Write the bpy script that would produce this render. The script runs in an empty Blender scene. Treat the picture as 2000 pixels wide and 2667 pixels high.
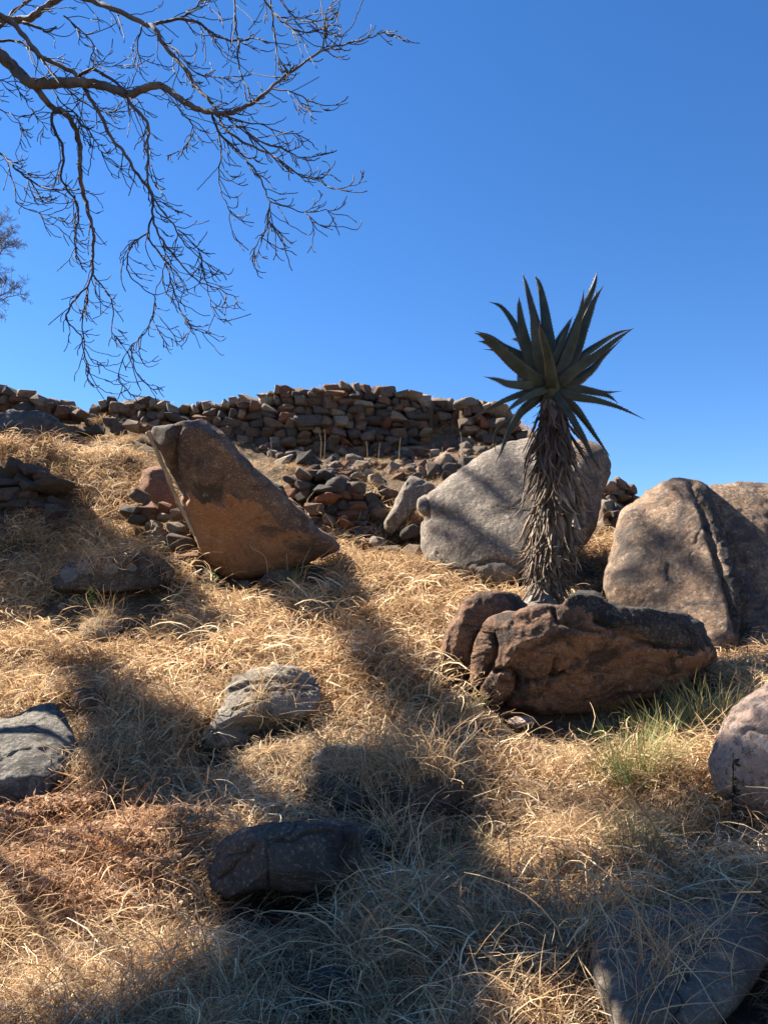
import bpy, bmesh, math, random
import numpy as np
from mathutils import Vector, Matrix, Euler, noise
from mathutils.bvhtree import BVHTree

random.seed(7)
RNG = np.random.RandomState(11)
R = math.radians
sc = bpy.context.scene
C = sc.collection

# ------------------------------------------------------------------ camera, sky, sun, exposure
PITCH = R(8.0)
CAM = Vector((0, 0, 1.6))
FPX = 2003.0
cam_d = bpy.data.cameras.new('camera')
cam = bpy.data.objects.new('camera', cam_d)
C.objects.link(cam)
cam.location = CAM
cam.rotation_euler = (R(90) + PITCH, 0, 0)
cam_d.sensor_fit = 'VERTICAL'
cam_d.sensor_height = 36.0
cam_d.lens = FPX / 2667.0 * 36.0
cam_d.clip_end = 3000
cam_d.clip_start = 0.05
sc.camera = cam

SUN = Vector((-0.63, 0.28, 0.72)).normalized()      # towards the sun
w = bpy.data.worlds.new('World'); sc.world = w; w.use_nodes = True
nt = w.node_tree; nt.nodes.clear()
sky = nt.nodes.new('ShaderNodeTexSky'); sky.sky_type = 'NISHITA'; sky.sun_disc = False
sky.sun_elevation = math.asin(SUN.z); sky.sun_rotation = math.atan2(SUN.x, SUN.y)
sky.altitude = 1200; sky.air_density = 1.0; sky.dust_density = 0.05; sky.ozone_density = 3.0
bg = nt.nodes.new('ShaderNodeBackground'); bg.inputs['Strength'].default_value = 0.05
wo = nt.nodes.new('ShaderNodeOutputWorld')
hs = nt.nodes.new('ShaderNodeHueSaturation'); hs.inputs['Saturation'].default_value = 1.26; hs.inputs['Hue'].default_value = 0.506
nt.links.new(sky.outputs[0], hs.inputs['Color']); nt.links.new(hs.outputs[0], bg.inputs[0]); nt.links.new(bg.outputs[0], wo.inputs[0])
sd = bpy.data.lights.new('sun', 'SUN'); sd.energy = 5.0; sd.angle = R(0.53); sd.color = (1.0, 0.91, 0.78)
so = bpy.data.objects.new('sun', sd); C.objects.link(so)
so.rotation_euler = (-SUN).to_track_quat('-Z', 'Y').to_euler()
so.location = (-20, 5, 30)
sc.view_settings.view_transform = 'Standard'; sc.view_settings.look = 'None'
sc.view_settings.exposure = 2.1; sc.view_settings.gamma = 1.0
sc.view_settings.use_curve_mapping = False
sc.cycles.max_bounces = 7
sc.cycles.diffuse_bounces = 5
sc.cycles.transparent_max_bounces = 4

# ------------------------------------------------------------------ helpers
cp, sp_ = math.cos(PITCH), math.sin(PITCH)
def P(px, py, Y):
    """world point that the photograph shows at pixel (px, py) when it stands Y metres away"""
    a = (px - 1000) / FPX; b = (1333.5 - py) / FPX
    dx, dy, dz = a, cp - b * sp_, sp_ + b * cp
    k = Y / dy
    return Vector((dx * k, Y, CAM.z + dz * k))
def Pn(px, py, Y):
    a = (px - 1000) / FPX; b = (1333.5 - py) / FPX
    dy = cp - b * sp_; dz = sp_ + b * cp
    k = Y / dy
    return np.stack([a * k, Y + 0 * a, CAM.z + dz * k], -1)
def proj(v):
    y = v[1] * cp + (v[2] - CAM.z) * sp_
    u = -v[1] * sp_ + (v[2] - CAM.z) * cp
    if y <= 0.01: return None
    return 1000 + FPX * v[0] / y, 1333.5 - FPX * u / y
def mpp(Y): return Y / FPX

def hash3(ix, iy, iz, seed):
    h = (ix * 374761393 + iy * 668265263 + iz * 1274126177 + seed * 974634777) & 0xffffffff
    h = ((h ^ (h >> 13)) * 1274126177) & 0xffffffff
    h = h ^ (h >> 16)
    return (h & 0xffffff) / float(0xffffff) * 2 - 1
def vnoise(p, seed=0):
    p = np.asarray(p, dtype=np.float64)
    i = np.floor(p).astype(np.int64); f = p - i
    f = f * f * f * (f * (f * 6 - 15) + 10)
    r = 0
    for dx in (0, 1):
        wx = f[:, 0] if dx else 1 - f[:, 0]
        for dy in (0, 1):
            wy = f[:, 1] if dy else 1 - f[:, 1]
            for dz in (0, 1):
                wz = f[:, 2] if dz else 1 - f[:, 2]
                r = r + wx * wy * wz * hash3(i[:, 0] + dx, i[:, 1] + dy, i[:, 2] + dz, seed)
    return r
def fbm(p, octs=4, seed=0, gain=0.5):
    r = 0; a = 1.0; q = np.array(p, dtype=np.float64)
    for o in range(octs):
        r = r + a * vnoise(q, seed + o * 17); q = q * 2.03 + 5.1; a *= gain
    return r

def mesh_np(name, verts, faces, mats, smooth=True, parent=None, matidx=None):
    me = bpy.data.meshes.new(name)
    me.from_pydata([tuple(v) for v in verts], [], faces)
    for m in (mats if isinstance(mats, (list, tuple)) else [mats]): me.materials.append(m)
    if smooth: me.polygons.foreach_set('use_smooth', [True] * len(me.polygons))
    if matidx is not None: me.polygons.foreach_set('material_index', matidx)
    me.update()
    o = bpy.data.objects.new(name, me); C.objects.link(o)
    if parent is not None: o.parent = parent
    return o
def tag(o, label=None, cat=None, group=None, kind=None):
    if label: o['label'] = label
    if cat: o['category'] = cat
    if group: o['group'] = group
    if kind: o['kind'] = kind
    return o
def thing(name, loc, label, cat, group=None):
    o = bpy.data.objects.new(name, None); C.objects.link(o); o.location = loc
    o.empty_display_size = 0.2
    return tag(o, label, cat, group)
def recentre(o, origin):
    """move the object's origin without moving its geometry"""
    origin = Vector(origin)
    o.data.transform(Matrix.Translation(-origin)); o.location = origin
    return o

class MB:
    def __init__(s): s.v = []; s.f = []; s.c = []
    def tube(s, pts, rad, n=6, col=None, cap=True):
        pts = [Vector(p) for p in pts]; base = len(s.v)
        up = Vector((0.13, -0.9, 0.4)).normalized()
        for i, p in enumerate(pts):
            a = pts[max(i - 1, 0)]; b = pts[min(i + 1, len(pts) - 1)]
            t = (b - a).normalized() if (b - a).length > 1e-9 else Vector((0, 0, 1))
            u = t.cross(up)
            if u.length < 1e-3: u = t.cross(Vector((1, 0, 0)))
            u.normalize(); q = t.cross(u)
            for k in range(n):
                an = 2 * math.pi * k / n
                s.v.append(p + (u * math.cos(an) + q * math.sin(an)) * rad[i])
                if col is not None: s.c.append(col)
        for i in range(len(pts) - 1):
            for k in range(n):
                k2 = (k + 1) % n
                s.f.append((base + i * n + k, base + i * n + k2, base + (i + 1) * n + k2, base + (i + 1) * n + k))
        if cap:
            s.f.append(tuple(base + k for k in range(n))[::-1])
            s.f.append(tuple(base + (len(pts) - 1) * n + k for k in range(n)))
    def ribbon(s, pts, wid, side, col=None):
        base = len(s.v)
        for i, p in enumerate(pts):
            s.v.append(p - side * wid[i]); s.v.append(p + side * wid[i])
            if col is not None: s.c.append(col); s.c.append(col)
        for i in range(len(pts) - 1):
            b = base + 2 * i
            s.f.append((b, b + 1, b + 3, b + 2))
    def build(s, name, mat, parent=None, smooth=True, link=True):
        me = bpy.data.meshes.new(name)
        me.from_pydata([tuple(v) for v in s.v], [], s.f)
        for m in (mat if isinstance(mat, (list, tuple)) else [mat]): me.materials.append(m)
        if smooth: me.polygons.foreach_set('use_smooth', [True] * len(me.polygons))
        if s.c:
            ca = me.color_attributes.new('tone', 'FLOAT_COLOR', 'POINT')
            ca.data.foreach_set('color', np.array([(*c, 1.0) for c in s.c], dtype=np.float32).ravel())
        me.update()
        o = bpy.data.objects.new(name, me)
        if link: C.objects.link(o)
        if parent is not None: o.parent = parent; o.matrix_parent_inverse = Matrix.Translation(-parent.location)
        return o

def spline(pts, n):
    """Catmull-Rom through pts (open), n samples"""
    pts = np.array(pts, float); m = len(pts)
    ext = np.vstack([2 * pts[0] - pts[1], pts, 2 * pts[-1] - pts[-2]])
    out = []
    for k in range(n):
        u = k / (n - 1) * (m - 1); i = min(int(u), m - 2); t = u - i
        p0, p1, p2, p3 = ext[i], ext[i + 1], ext[i + 2], ext[i + 3]
        out.append(0.5 * ((2 * p1) + (-p0 + p2) * t + (2 * p0 - 5 * p1 + 4 * p2 - p3) * t * t + (-p0 + 3 * p1 - 3 * p2 + p3) * t ** 3))
    return np.array(out)
def closed_spline(pts, n):
    pts = np.array(pts, float); m = len(pts); seg = 12
    out = []
    for i in range(m):
        p0, p1, p2, p3 = pts[(i - 1) % m], pts[i], pts[(i + 1) % m], pts[(i + 2) % m]
        for s in range(seg):
            t = s / seg
            q = 0.5 * ((2 * p1) + (-p0 + p2) * t + (2 * p0 - 5 * p1 + 4 * p2 - p3) * t * t + (-p0 + 3 * p1 - 3 * p2 + p3) * t ** 3)
            lin = p1 + (p2 - p1) * t
            out.append(q * 0.7 + lin * 0.3)
    out = np.array(out)
    d = np.r_[0, np.cumsum(np.linalg.norm(np.diff(np.vstack([out, out[:1]]), axis=0), axis=1))]
    tt = np.linspace(0, d[-1], n, endpoint=False)
    cl = np.vstack([out, out[:1]])
    return np.stack([np.interp(tt, d, cl[:, 0]), np.interp(tt, d, cl[:, 1])], 1)

# ------------------------------------------------------------------ materials
def nodes_of(name):
    m = bpy.data.materials.new(name); m.use_nodes = True
    nt = m.node_tree; b = nt.nodes['Principled BSDF']
    b.inputs['Specular IOR Level'].default_value = 0.25
    return m, nt, b
def mixc(nt, fac, a, b, mode='MIX'):
    n = nt.nodes.new('ShaderNodeMix'); n.data_type = 'RGBA'; n.blend_type = mode
    for sock, val in ((n.inputs[0], fac), (n.inputs[6], a), (n.inputs[7], b)):
        if isinstance(val, bpy.types.NodeSocket): nt.links.new(val, sock)
        elif isinstance(val, (int, float)): sock.default_value = val
        else: sock.default_value = (*val, 1)
    return n.outputs[2]
def noise_n(nt, vec, scale, detail=6, rough=0.6, dist=0.0):
    n = nt.nodes.new('ShaderNodeTexNoise'); n.inputs['Scale'].default_value = scale
    n.inputs['Detail'].default_value = detail; n.inputs['Roughness'].default_value = rough
    n.inputs['Distortion'].default_value = dist
    nt.links.new(vec, n.inputs['Vector']); return n.outputs['Fac']
def ramp(nt, fac, stops):
    n = nt.nodes.new('ShaderNodeValToRGB'); e = n.color_ramp.elements
    while len(e) < len(stops): e.new(0.5)
    for k, (p, c) in enumerate(stops):
        e[k].position = p; e[k].color = (*c, 1) if not isinstance(c, (int, float)) else (c, c, c, 1)
    nt.links.new(fac, n.inputs[0]); return n.outputs[0]
def mathn(nt, op, a, b=None):
    n = nt.nodes.new('ShaderNodeMath'); n.operation = op
    for s, v in ((n.inputs[0], a), (n.inputs[1], b)):
        if v is None: continue
        if isinstance(v, bpy.types.NodeSocket): nt.links.new(v, s)
        else: s.default_value = v
    return n.outputs[0]

def rock_mat(name, c1, c2, c3, speck=0.5, lichen=(0.05, 0.05, 0.05), lich_amt=0.35, streak=0.0,
             bump=0.5, grain=90, rnd=0.0, patch=1.4, palelich=0.0):
    m, nt, b = nodes_of(name)
    tc = nt.nodes.new('ShaderNodeTexCoord'); vec = tc.outputs['Object']
    if rnd:
        oi = nt.nodes.new('ShaderNodeObjectInfo')
        va = nt.nodes.new('ShaderNodeVectorMath'); va.operation = 'ADD'
        sc_ = nt.nodes.new('ShaderNodeVectorMath'); sc_.operation = 'SCALE'; sc_.inputs['Scale'].default_value = 37.0
        cb = nt.nodes.new('ShaderNodeCombineXYZ')
        for k in range(3): nt.links.new(oi.outputs['Random'], cb.inputs[k])
        nt.links.new(cb.outputs[0], sc_.inputs[0]); nt.links.new(vec, va.inputs[0]); nt.links.new(sc_.outputs[0], va.inputs[1])
        vec = va.outputs[0]
    big = noise_n(nt, vec, patch, 8, 0.65, 0.4)
    mid = noise_n(nt, vec, patch * 5, 8, 0.7)
    fine = noise_n(nt, vec, grain, 3, 0.7)
    col = mixc(nt, ramp(nt, big, [(0.38, 0), (0.62, 1)]), c1, c2)
    col = mixc(nt, ramp(nt, mid, [(0.48, 0), (0.72, 1)]), col, c3)
    if rnd:
        rr = ramp(nt, oi.outputs['Random'], [(0.0, (0.62, 0.60, 0.60)), (0.3, (0.95, 0.90, 0.85)), (0.5, (1.25, 0.95, 0.75)), (0.75, (0.85, 0.85, 0.88)), (1.0, (1.35, 1.3, 1.2))])
        col = mixc(nt, rnd, col, mixc(nt, 1.0, col, rr, 'MULTIPLY'))
    # crystals: dark mica and pale feldspar
    col = mixc(nt, ramp(nt, fine, [(0.53, 0), (0.64, speck)]), col, (0.04, 0.035, 0.03))
    fine2 = noise_n(nt, vec, grain * 0.8, 2, 0.6, 0.3)
    col = mixc(nt, ramp(nt, fine2, [(0.55, 0), (0.68, speck * 0.75)]), col, (0.5, 0.46, 0.40))
    # dark weathering crust with its own outline
    ln = noise_n(nt, vec, patch * 1.7, 10, 0.72, 0.8)
    col = mixc(nt, ramp(nt, ln, [(0.62 - lich_amt * 0.35, 0), (0.70 - lich_amt * 0.3, 0.9)]), col, lichen)
    if streak:
        mp = nt.nodes.new('ShaderNodeMapping'); mp.inputs['Scale'].default_value = (5.0, 5.0, 0.6)
        nt.links.new(vec, mp.inputs[0])
        s = noise_n(nt, mp.outputs[0], 1.5, 8, 0.7, 0.3)
        col = mixc(nt, ramp(nt, s, [(0.52, 0), (0.66, streak)]), col, (0.05, 0.04, 0.035))
    if palelich:
        pl = noise_n(nt, vec, patch * 6, 8, 0.75, 0.5)
        col = mixc(nt, ramp(nt, pl, [(0.60, 0), (0.66, palelich)]), col, (0.42, 0.42, 0.37))
    nt.links.new(col, b.inputs['Base Color'])
    b.inputs['Roughness'].default_value = 0.9
    bn = noise_n(nt, vec, patch * 7, 12, 0.72)
    gn = noise_n(nt, vec, grain * 0.45, 6, 0.7)
    h = mathn(nt, 'ADD', bn, mathn(nt, 'MULTIPLY', gn, 0.5))
    bp = nt.nodes.new('ShaderNodeBump'); bp.inputs['Strength'].default_value = bump; bp.inputs['Distance'].default_value = 0.06
    nt.links.new(h, bp.inputs['Height']); nt.links.new(bp.outputs[0], b.inputs['Normal'])
    return m

M = {}
M['granite'] = rock_mat('grey_granite', (0.21, 0.175, 0.14), (0.155, 0.125, 0.105), (0.28, 0.235, 0.185), 0.7, (0.09, 0.08, 0.07), 0.32, 0.40, 1.0, 34)
M['brown'] = rock_mat('brown_granite', (0.30, 0.145, 0.065), (0.21, 0.12, 0.075), (0.34, 0.20, 0.10), 0.5, (0.08, 0.06, 0.05), 0.30, 0.25, 0.6, 70, patch=0.9, palelich=0.3)
M['browngrey'] = rock_mat('weathered_brown_granite', (0.16, 0.105, 0.08), (0.11, 0.08, 0.07), (0.21, 0.15, 0.115), 0.5, (0.06, 0.05, 0.045), 0.35, 0.2, 0.9, 60, patch=1.3, palelich=0.5)
M['rust'] = rock_mat('rust_granite', (0.22, 0.115, 0.065), (0.12, 0.065, 0.042), (0.30, 0.18, 0.11), 0.4, (0.04, 0.032, 0.028), 0.42, 0.2, 0.9, 70, patch=2.0, palelich=0.15)
M['tan'] = rock_mat('tan_granite', (0.26, 0.165, 0.10), (0.17, 0.115, 0.08), (0.36, 0.25, 0.16), 0.6, (0.08, 0.068, 0.06), 0.40, 0.75, 1.0, 34)
M['dark'] = rock_mat('dark_rock', (0.10, 0.085, 0.072), (0.065, 0.055, 0.047), (0.15, 0.13, 0.11), 0.4, (0.035, 0.03, 0.028), 0.30, 0.0, 1.0, 70, palelich=0.15)
M['greydark'] = rock_mat('dull_grey_rock', (0.19, 0.16, 0.125), (0.13, 0.108, 0.085), (0.25, 0.215, 0.17), 0.4, (0.05, 0.045, 0.04), 0.30, 0.0, 0.9, 70)
M['grey'] = rock_mat('weathered_grey_rock', (0.25, 0.215, 0.17), (0.18, 0.155, 0.13), (0.33, 0.29, 0.235), 0.4, (0.06, 0.055, 0.05), 0.30, 0.0, 0.9, 70, patch=2.2, palelich=0.3)
M['mottled'] = rock_mat('mottled_grey_rock', (0.21, 0.19, 0.155), (0.13, 0.115, 0.10), (0.32, 0.30, 0.26), 0.6, (0.05, 0.048, 0.045), 0.40, 0.0, 1.0, 60, patch=3.0, palelich=0.75)
M['pink'] = rock_mat('pink_granite', (0.40, 0.28, 0.22), (0.33, 0.24, 0.19), (0.46, 0.36, 0.29), 0.7, (0.14, 0.11, 0.1), 0.12, 0.0, 1.0, 34)
M['wallstone'] = rock_mat('wall_stone', (0.25, 0.19, 0.145), (0.19, 0.125, 0.09), (0.34, 0.28, 0.215), 0.3, (0.07, 0.06, 0.055), 0.30, 0.0, 1.0, 50, rnd=1.0, patch=2.4, palelich=0.25)
M['palestone'] = rock_mat('pale_wall_stone', (0.42, 0.35, 0.27), (0.30, 0.23, 0.17), (0.50, 0.44, 0.35), 0.3, (0.10, 0.085, 0.07), 0.15, 0.0, 1.0, 50, rnd=0.7, patch=2.4, palelich=0.3)
M['redstone'] = rock_mat('red_wall_stone', (0.30, 0.15, 0.09), (0.20, 0.10, 0.065), (0.38, 0.22, 0.13), 0.25, (0.07, 0.05, 0.04), 0.2, 0.0, 1.0, 50, rnd=0.7, patch=2.4)
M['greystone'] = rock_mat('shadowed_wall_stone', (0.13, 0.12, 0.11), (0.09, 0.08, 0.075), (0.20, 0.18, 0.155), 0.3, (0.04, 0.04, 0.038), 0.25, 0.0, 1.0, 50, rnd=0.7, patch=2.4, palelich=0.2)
M['lichen'] = rock_mat('blue_grey_lichen', (0.20, 0.21, 0.205), (0.13, 0.14, 0.14), (0.30, 0.31, 0.30), 0.3, (0.09, 0.09, 0.09), 0.1, 0.0, 0.8, 60, patch=9)

def soil_mat():
    m, nt, b = nodes_of('dry_soil')
    tc = nt.nodes.new('ShaderNodeTexCoord'); vec = tc.outputs['Object']
    a = noise_n(nt, vec, 1.3, 8, 0.7); c = noise_n(nt, vec, 22, 8, 0.75, 0.5)
    col = mixc(nt, ramp(nt, a, [(0.4, 0), (0.6, 1)]), (0.085, 0.058, 0.038), (0.13, 0.09, 0.055))
    col = mixc(nt, ramp(nt, c, [(0.50, 0), (0.68, 0.9)]), col, (0.27, 0.20, 0.12))
    nt.links.new(col, b.inputs['Base Color']); b.inputs['Roughness'].default_value = 1.0
    bp = nt.nodes.new('ShaderNodeBump'); bp.inputs['Strength'].default_value = 1; bp.inputs['Distance'].default_value = 0.05
    nt.links.new(c, bp.inputs['Height']); nt.links.new(bp.outputs[0], b.inputs['Normal'])
    return m
M['soil'] = soil_mat()

def leafy_mat(name, trans=0.3, rough=0.7, tint=True, spec=0.15):
    m, nt, b = nodes_of(name)
    at = nt.nodes.new('ShaderNodeVertexColor'); at.layer_name = 'tone'
    col = at.outputs['Color']
    if tint:
        ia = nt.nodes.new('ShaderNodeAttribute'); ia.attribute_type = 'INSTANCER'; ia.attribute_name = 'tint'
        col = mixc(nt, 1.0, col, ia.outputs['Color'], 'MULTIPLY')
    nt.links.new(col, b.inputs['Base Color']); b.inputs['Roughness'].default_value = rough
    b.inputs['Specular IOR Level'].default_value = spec
    if trans:
        tr = nt.nodes.new('ShaderNodeBsdfTranslucent'); nt.links.new(col, tr.inputs[0])
        mx = nt.nodes.new('ShaderNodeMixShader'); mx.inputs[0].default_value = trans
        out = nt.nodes['Material Output']
        nt.links.new(b.outputs[0], mx.inputs[1]); nt.links.new(tr.outputs[0], mx.inputs[2])
        nt.links.new(mx.outputs[0], out.inputs[0])
    return m
M['straw'] = leafy_mat('straw_blades')
M['herb'] = leafy_mat('herb_leaves', 0.25, 0.6, False)

def bark_mat(name, c1, c2, scale=9, bump=0.6):
    m, nt, b = nodes_of(name)
    tc = nt.nodes.new('ShaderNodeTexCoord')
    mp = nt.nodes.new('ShaderNodeMapping'); mp.inputs['Scale'].default_value = (1, 1, 0.35)
    nt.links.new(tc.outputs['Object'], mp.inputs[0])
    a = noise_n(nt, mp.outputs[0], scale, 8, 0.7, 0.5); c = noise_n(nt, mp.outputs[0], scale * 6, 6, 0.7)
    col = mixc(nt, ramp(nt, a, [(0.4, 0), (0.62, 1)]), c1, c2)
    nt.links.new(col, b.inputs['Base Color']); b.inputs['Roughness'].default_value = 0.85
    bp = nt.nodes.new('ShaderNodeBump'); bp.inputs['Strength'].default_value = bump; bp.inputs['Distance'].default_value = 0.01
    nt.links.new(mathn(nt, 'ADD', a, c), bp.inputs['Height']); nt.links.new(bp.outputs[0], b.inputs['Normal'])
    return m
M['bark'] = bark_mat('grey_brown_bark', (0.075, 0.062, 0.055), (0.15, 0.125, 0.11))
M['twig'] = bark_mat('twig_bark', (0.045, 0.036, 0.034), (0.08, 0.066, 0.06), 30)
M['fartwig'] = bark_mat('far_twig_bark', (0.12, 0.10, 0.09), (0.19, 0.16, 0.14), 30)
M['deadwood'] = bark_mat('bleached_wood', (0.26, 0.20, 0.13), (0.40, 0.33, 0.23), 20)
M['aloetrunk'] = bark_mat('aloe_trunk_bark', (0.10, 0.085, 0.07), (0.24, 0.21, 0.18), 14, 1.0)

def aloe_mat():
    m, nt, b = nodes_of('aloe_leaf')
    tc = nt.nodes.new('ShaderNodeTexCoord'); vec = tc.outputs['Object']
    at = nt.nodes.new('ShaderNodeVertexColor'); at.layer_name = 'tone'
    a = noise_n(nt, vec, 7, 6, 0.6)
    col = mixc(nt, ramp(nt, a, [(0.35, 0.0), (0.7, 0.45)]), at.outputs['Color'], (0.10, 0.115, 0.085))
    sp = noise_n(nt, vec, 60, 3, 0.6)
    col = mixc(nt, ramp(nt, sp, [(0.60, 0), (0.68, 0.4)]), col, (0.04, 0.04, 0.03))
    nt.links.new(col, b.inputs['Base Color']); b.inputs['Roughness'].default_value = 0.5
    b.inputs['Specular IOR Level'].default_value = 0.22
    bp = nt.nodes.new('ShaderNodeBump'); bp.inputs['Strength'].default_value = 0.3; bp.inputs['Distance'].default_value = 0.01
    nt.links.new(a, bp.inputs['Height']); nt.links.new(bp.outputs[0], b.inputs['Normal'])
    return m
M['aloe'] = aloe_mat()
def deadleaf_mat():
    m, nt, b = nodes_of('dead_aloe_leaf')
    oi = nt.nodes.new('ShaderNodeObjectInfo'); tc = nt.nodes.new('ShaderNodeTexCoord')
    at = nt.nodes.new('ShaderNodeVertexColor'); at.layer_name = 'tone'
    a = noise_n(nt, tc.outputs['Object'], 25, 6, 0.7)
    col = mixc(nt, ramp(nt, a, [(0.35, 0.0), (0.65, 0.6)]), at.outputs['Color'], (0.11, 0.085, 0.065))
    nt.links.new(col, b.inputs['Base Color']); b.inputs['Roughness'].default_value = 0.75
    bp = nt.nodes.new('ShaderNodeBump'); bp.inputs['Strength'].default_value = 0.6; bp.inputs['Distance'].default_value = 0.01
    nt.links.new(a, bp.inputs['Height']); nt.links.new(bp.outputs[0], b.inputs['Normal'])
    return m
M['dead'] = deadleaf_mat()

# ------------------------------------------------------------------ the ground: one hillside sheet
CTRL = [
 (0,2667,2.8),(0,2300,3.9),(0,2110,4.6),(0,1850,6.0),(0,1650,7.6),(0,1550,8.6),(0,1385,9.7),(0,1215,10.6),(0,1185,12.6),(60,1170,13.2),
 (-300,2300,4),(-300,1850,6),(-300,1550,8.6),(-300,1385,9.8),(-300,1200,11),
 (300,2667,2.85),(300,2300,4.0),(300,2000,5.1),(300,1800,6.3),(300,1640,7.7),(200,1560,8.2),(300,1440,9.2),(250,1340,10.2),(300,1250,11.2),(280,1170,12.6),(330,1150,13.4),
 (400,1480,9.2),(500,1530,8.9),(620,1525,9.3),(760,1500,9.6),(700,1640,7.7),
 (700,2667,2.85),(700,2330,3.95),(700,2000,5.15),(700,1900,5.7),(700,1760,6.6),(900,1700,7.2),
 (1000,2667,2.8),(1000,2300,4.0),(1000,2000,5.2),(1000,1800,6.4),(1000,1600,8.1),(1000,1500,9.6),
 (950,1462,11.0),(1060,1465,10.9),(860,1450,10.9),
 (740,1245,12.5),(850,1215,12.9),(1000,1235,12.7),(1080,1240,12.6),(740,1185,14.2),(900,1195,14.2),(1050,1210,14.0),(1200,1195,13.8),(640,1160,14.2),(400,1130,14.2),
 (1150,1500,9.7),(1300,1525,9.5),(1450,1480,9.6),(1300,1580,8.1),(1130,1780,6.6),
 (1350,1870,6.2),(1600,1850,6.2),(1850,1790,6.5),(1550,1470,10.6),(1580,1560,8.8),
 (1400,2667,2.8),(1400,2300,4.0),(1400,2000,5.2),
 (1700,2667,2.85),(1600,2420,3.55),(1750,2330,3.9),(1700,2000,5.2),(1870,2110,4.6),
 (2000,2667,2.75),(2000,2400,3.5),(2000,2150,4.4),(2000,1790,6.3),(2300,2000,5),(2300,1700,7),(1960,1700,7.6),
 (1640,1410,12),(1700,1400,15),(2000,1400,13),(2400,1450,12),
]
ctrl = [tuple(P(*c)) for c in CTRL]
ctrl += [(0, 0, 0), (-3, 0, 0.05), (3, 0, 0), (0, -5, -0.7), (-6, -3, -0.3), (6, -3, -0.5), (0, 1.5, 0.05), (-6, 3, 0.5), (6, 3, 0.5)]
TOPC = [(0,1040),(100,1045),(220,1080),(300,1050),(420,1052),(600,1050),(730,1025),(880,1012),(980,1020),(1060,1030),(1150,1050),(1250,1056),(1330,1085)]
for px, py in TOPC:
    v = P(px, py + 26, 15.6); ctrl.append((v.x, 15.8, v.z)); ctrl.append((v.x * 1.3, 20, v.z - 0.1))
for x in (-14, -9): ctrl += [(x, 16, 6.0), (x, 10, 4.0), (x, 5, 1.3)]
for x, z in ((6.5, 2.6), (10, 1.8), (14, 1.2)): ctrl += [(x, 16, z), (x, 10, z * 0.8), (x, 5, z * 0.4), (x, 22, z)]
ctrl.append((5.3, 17.5, 3.3)); ctrl.append((4.4, 16.5, 4.6))
ctrl = np.array(ctrl)
def tps_fit(xy, z, lam=0.002):
    n = len(xy); d = np.linalg.norm(xy[:, None] - xy[None], axis=2)
    K = np.where(d > 0, d * d * np.log(d + 1e-12), 0) + lam * np.eye(n)
    Pm = np.c_[np.ones(n), xy]
    A = np.block([[K, Pm], [Pm.T, np.zeros((3, 3))]])
    return np.linalg.solve(A, np.r_[z, 0, 0, 0])
TW = tps_fit(ctrl[:, :2], ctrl[:, 2])
def tps(xy):
    out = np.zeros(len(xy))
    for s in range(0, len(xy), 20000):
        q = xy[s:s + 20000]; d = np.linalg.norm(q[:, None] - ctrl[None, :, :2], axis=2)
        K = np.where(d > 0, d * d * np.log(d + 1e-12), 0)
        out[s:s + 20000] = K @ TW[:-3] + TW[-3] + q @ TW[-2:]
    return out
def gz(x, y):
    x = np.atleast_1d(np.asarray(x, float)); y = np.atleast_1d(np.asarray(y, float))
    cx = np.clip(x, -13, 13); cy = np.clip(y, -5, 21)
    z = tps(np.c_[cx, cy])
    p = np.c_[x, y, 0 * x]
    near = np.clip(1 - (np.abs(x) - 12) / 4, 0, 1)
    z = z + near * (0.10 * fbm(p * 1.7, 3, 3) + 0.02 * fbm(p * 7, 2, 9))
    far = np.sqrt(np.maximum(np.abs(x) - 13, 0) ** 2 + np.maximum(y - 21, 0) ** 2 + np.maximum(-5 - y, 0) ** 2)
    return z - np.minimum(far * 0.02, 8) + np.clip(far / 60, 0, 1) * 2.0 * vnoise(p * 0.02, 5)
xs = np.r_[-900, -500, -250, -120, -60, -35, -24, -17, np.arange(-13, 13.01, 0.10), 17, 24, 35, 60, 120, 250, 500, 900]
ys = np.r_[-900, -400, -150, -60, -25, -12, np.arange(-5, 1.8, 0.4), np.arange(1.8, 21.01, 0.09), 25, 32, 45, 70, 120, 250, 500, 900]
gx, gy = np.meshgrid(xs, ys)
gzv = gz(gx.ravel(), gy.ravel())
gv = np.c_[gx.ravel(), gy.ravel(), gzv]
nx_, ny_ = len(xs), len(ys)
ii = (np.arange(ny_ - 1)[:, None] * nx_ + np.arange(nx_ - 1)[None]).ravel()
gf = np.c_[ii, ii + 1, ii + nx_ + 1, ii + nx_].tolist()
ground = mesh_np('ground', gv, gf, M['soil'])
tag(ground, 'dry brown soil of the rising hillside', None, None, 'structure')
g_bvh = BVHTree.FromPolygons([tuple(v) for v in gv], gf)
def ray(px, py):
    d = P(px, py, 1.0) - Vector((0, 0, CAM.z)); return d.normalized()
def ground_hit(px, py):
    h = g_bvh.ray_cast(CAM, ray(px, py))
    return h[0]

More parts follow.
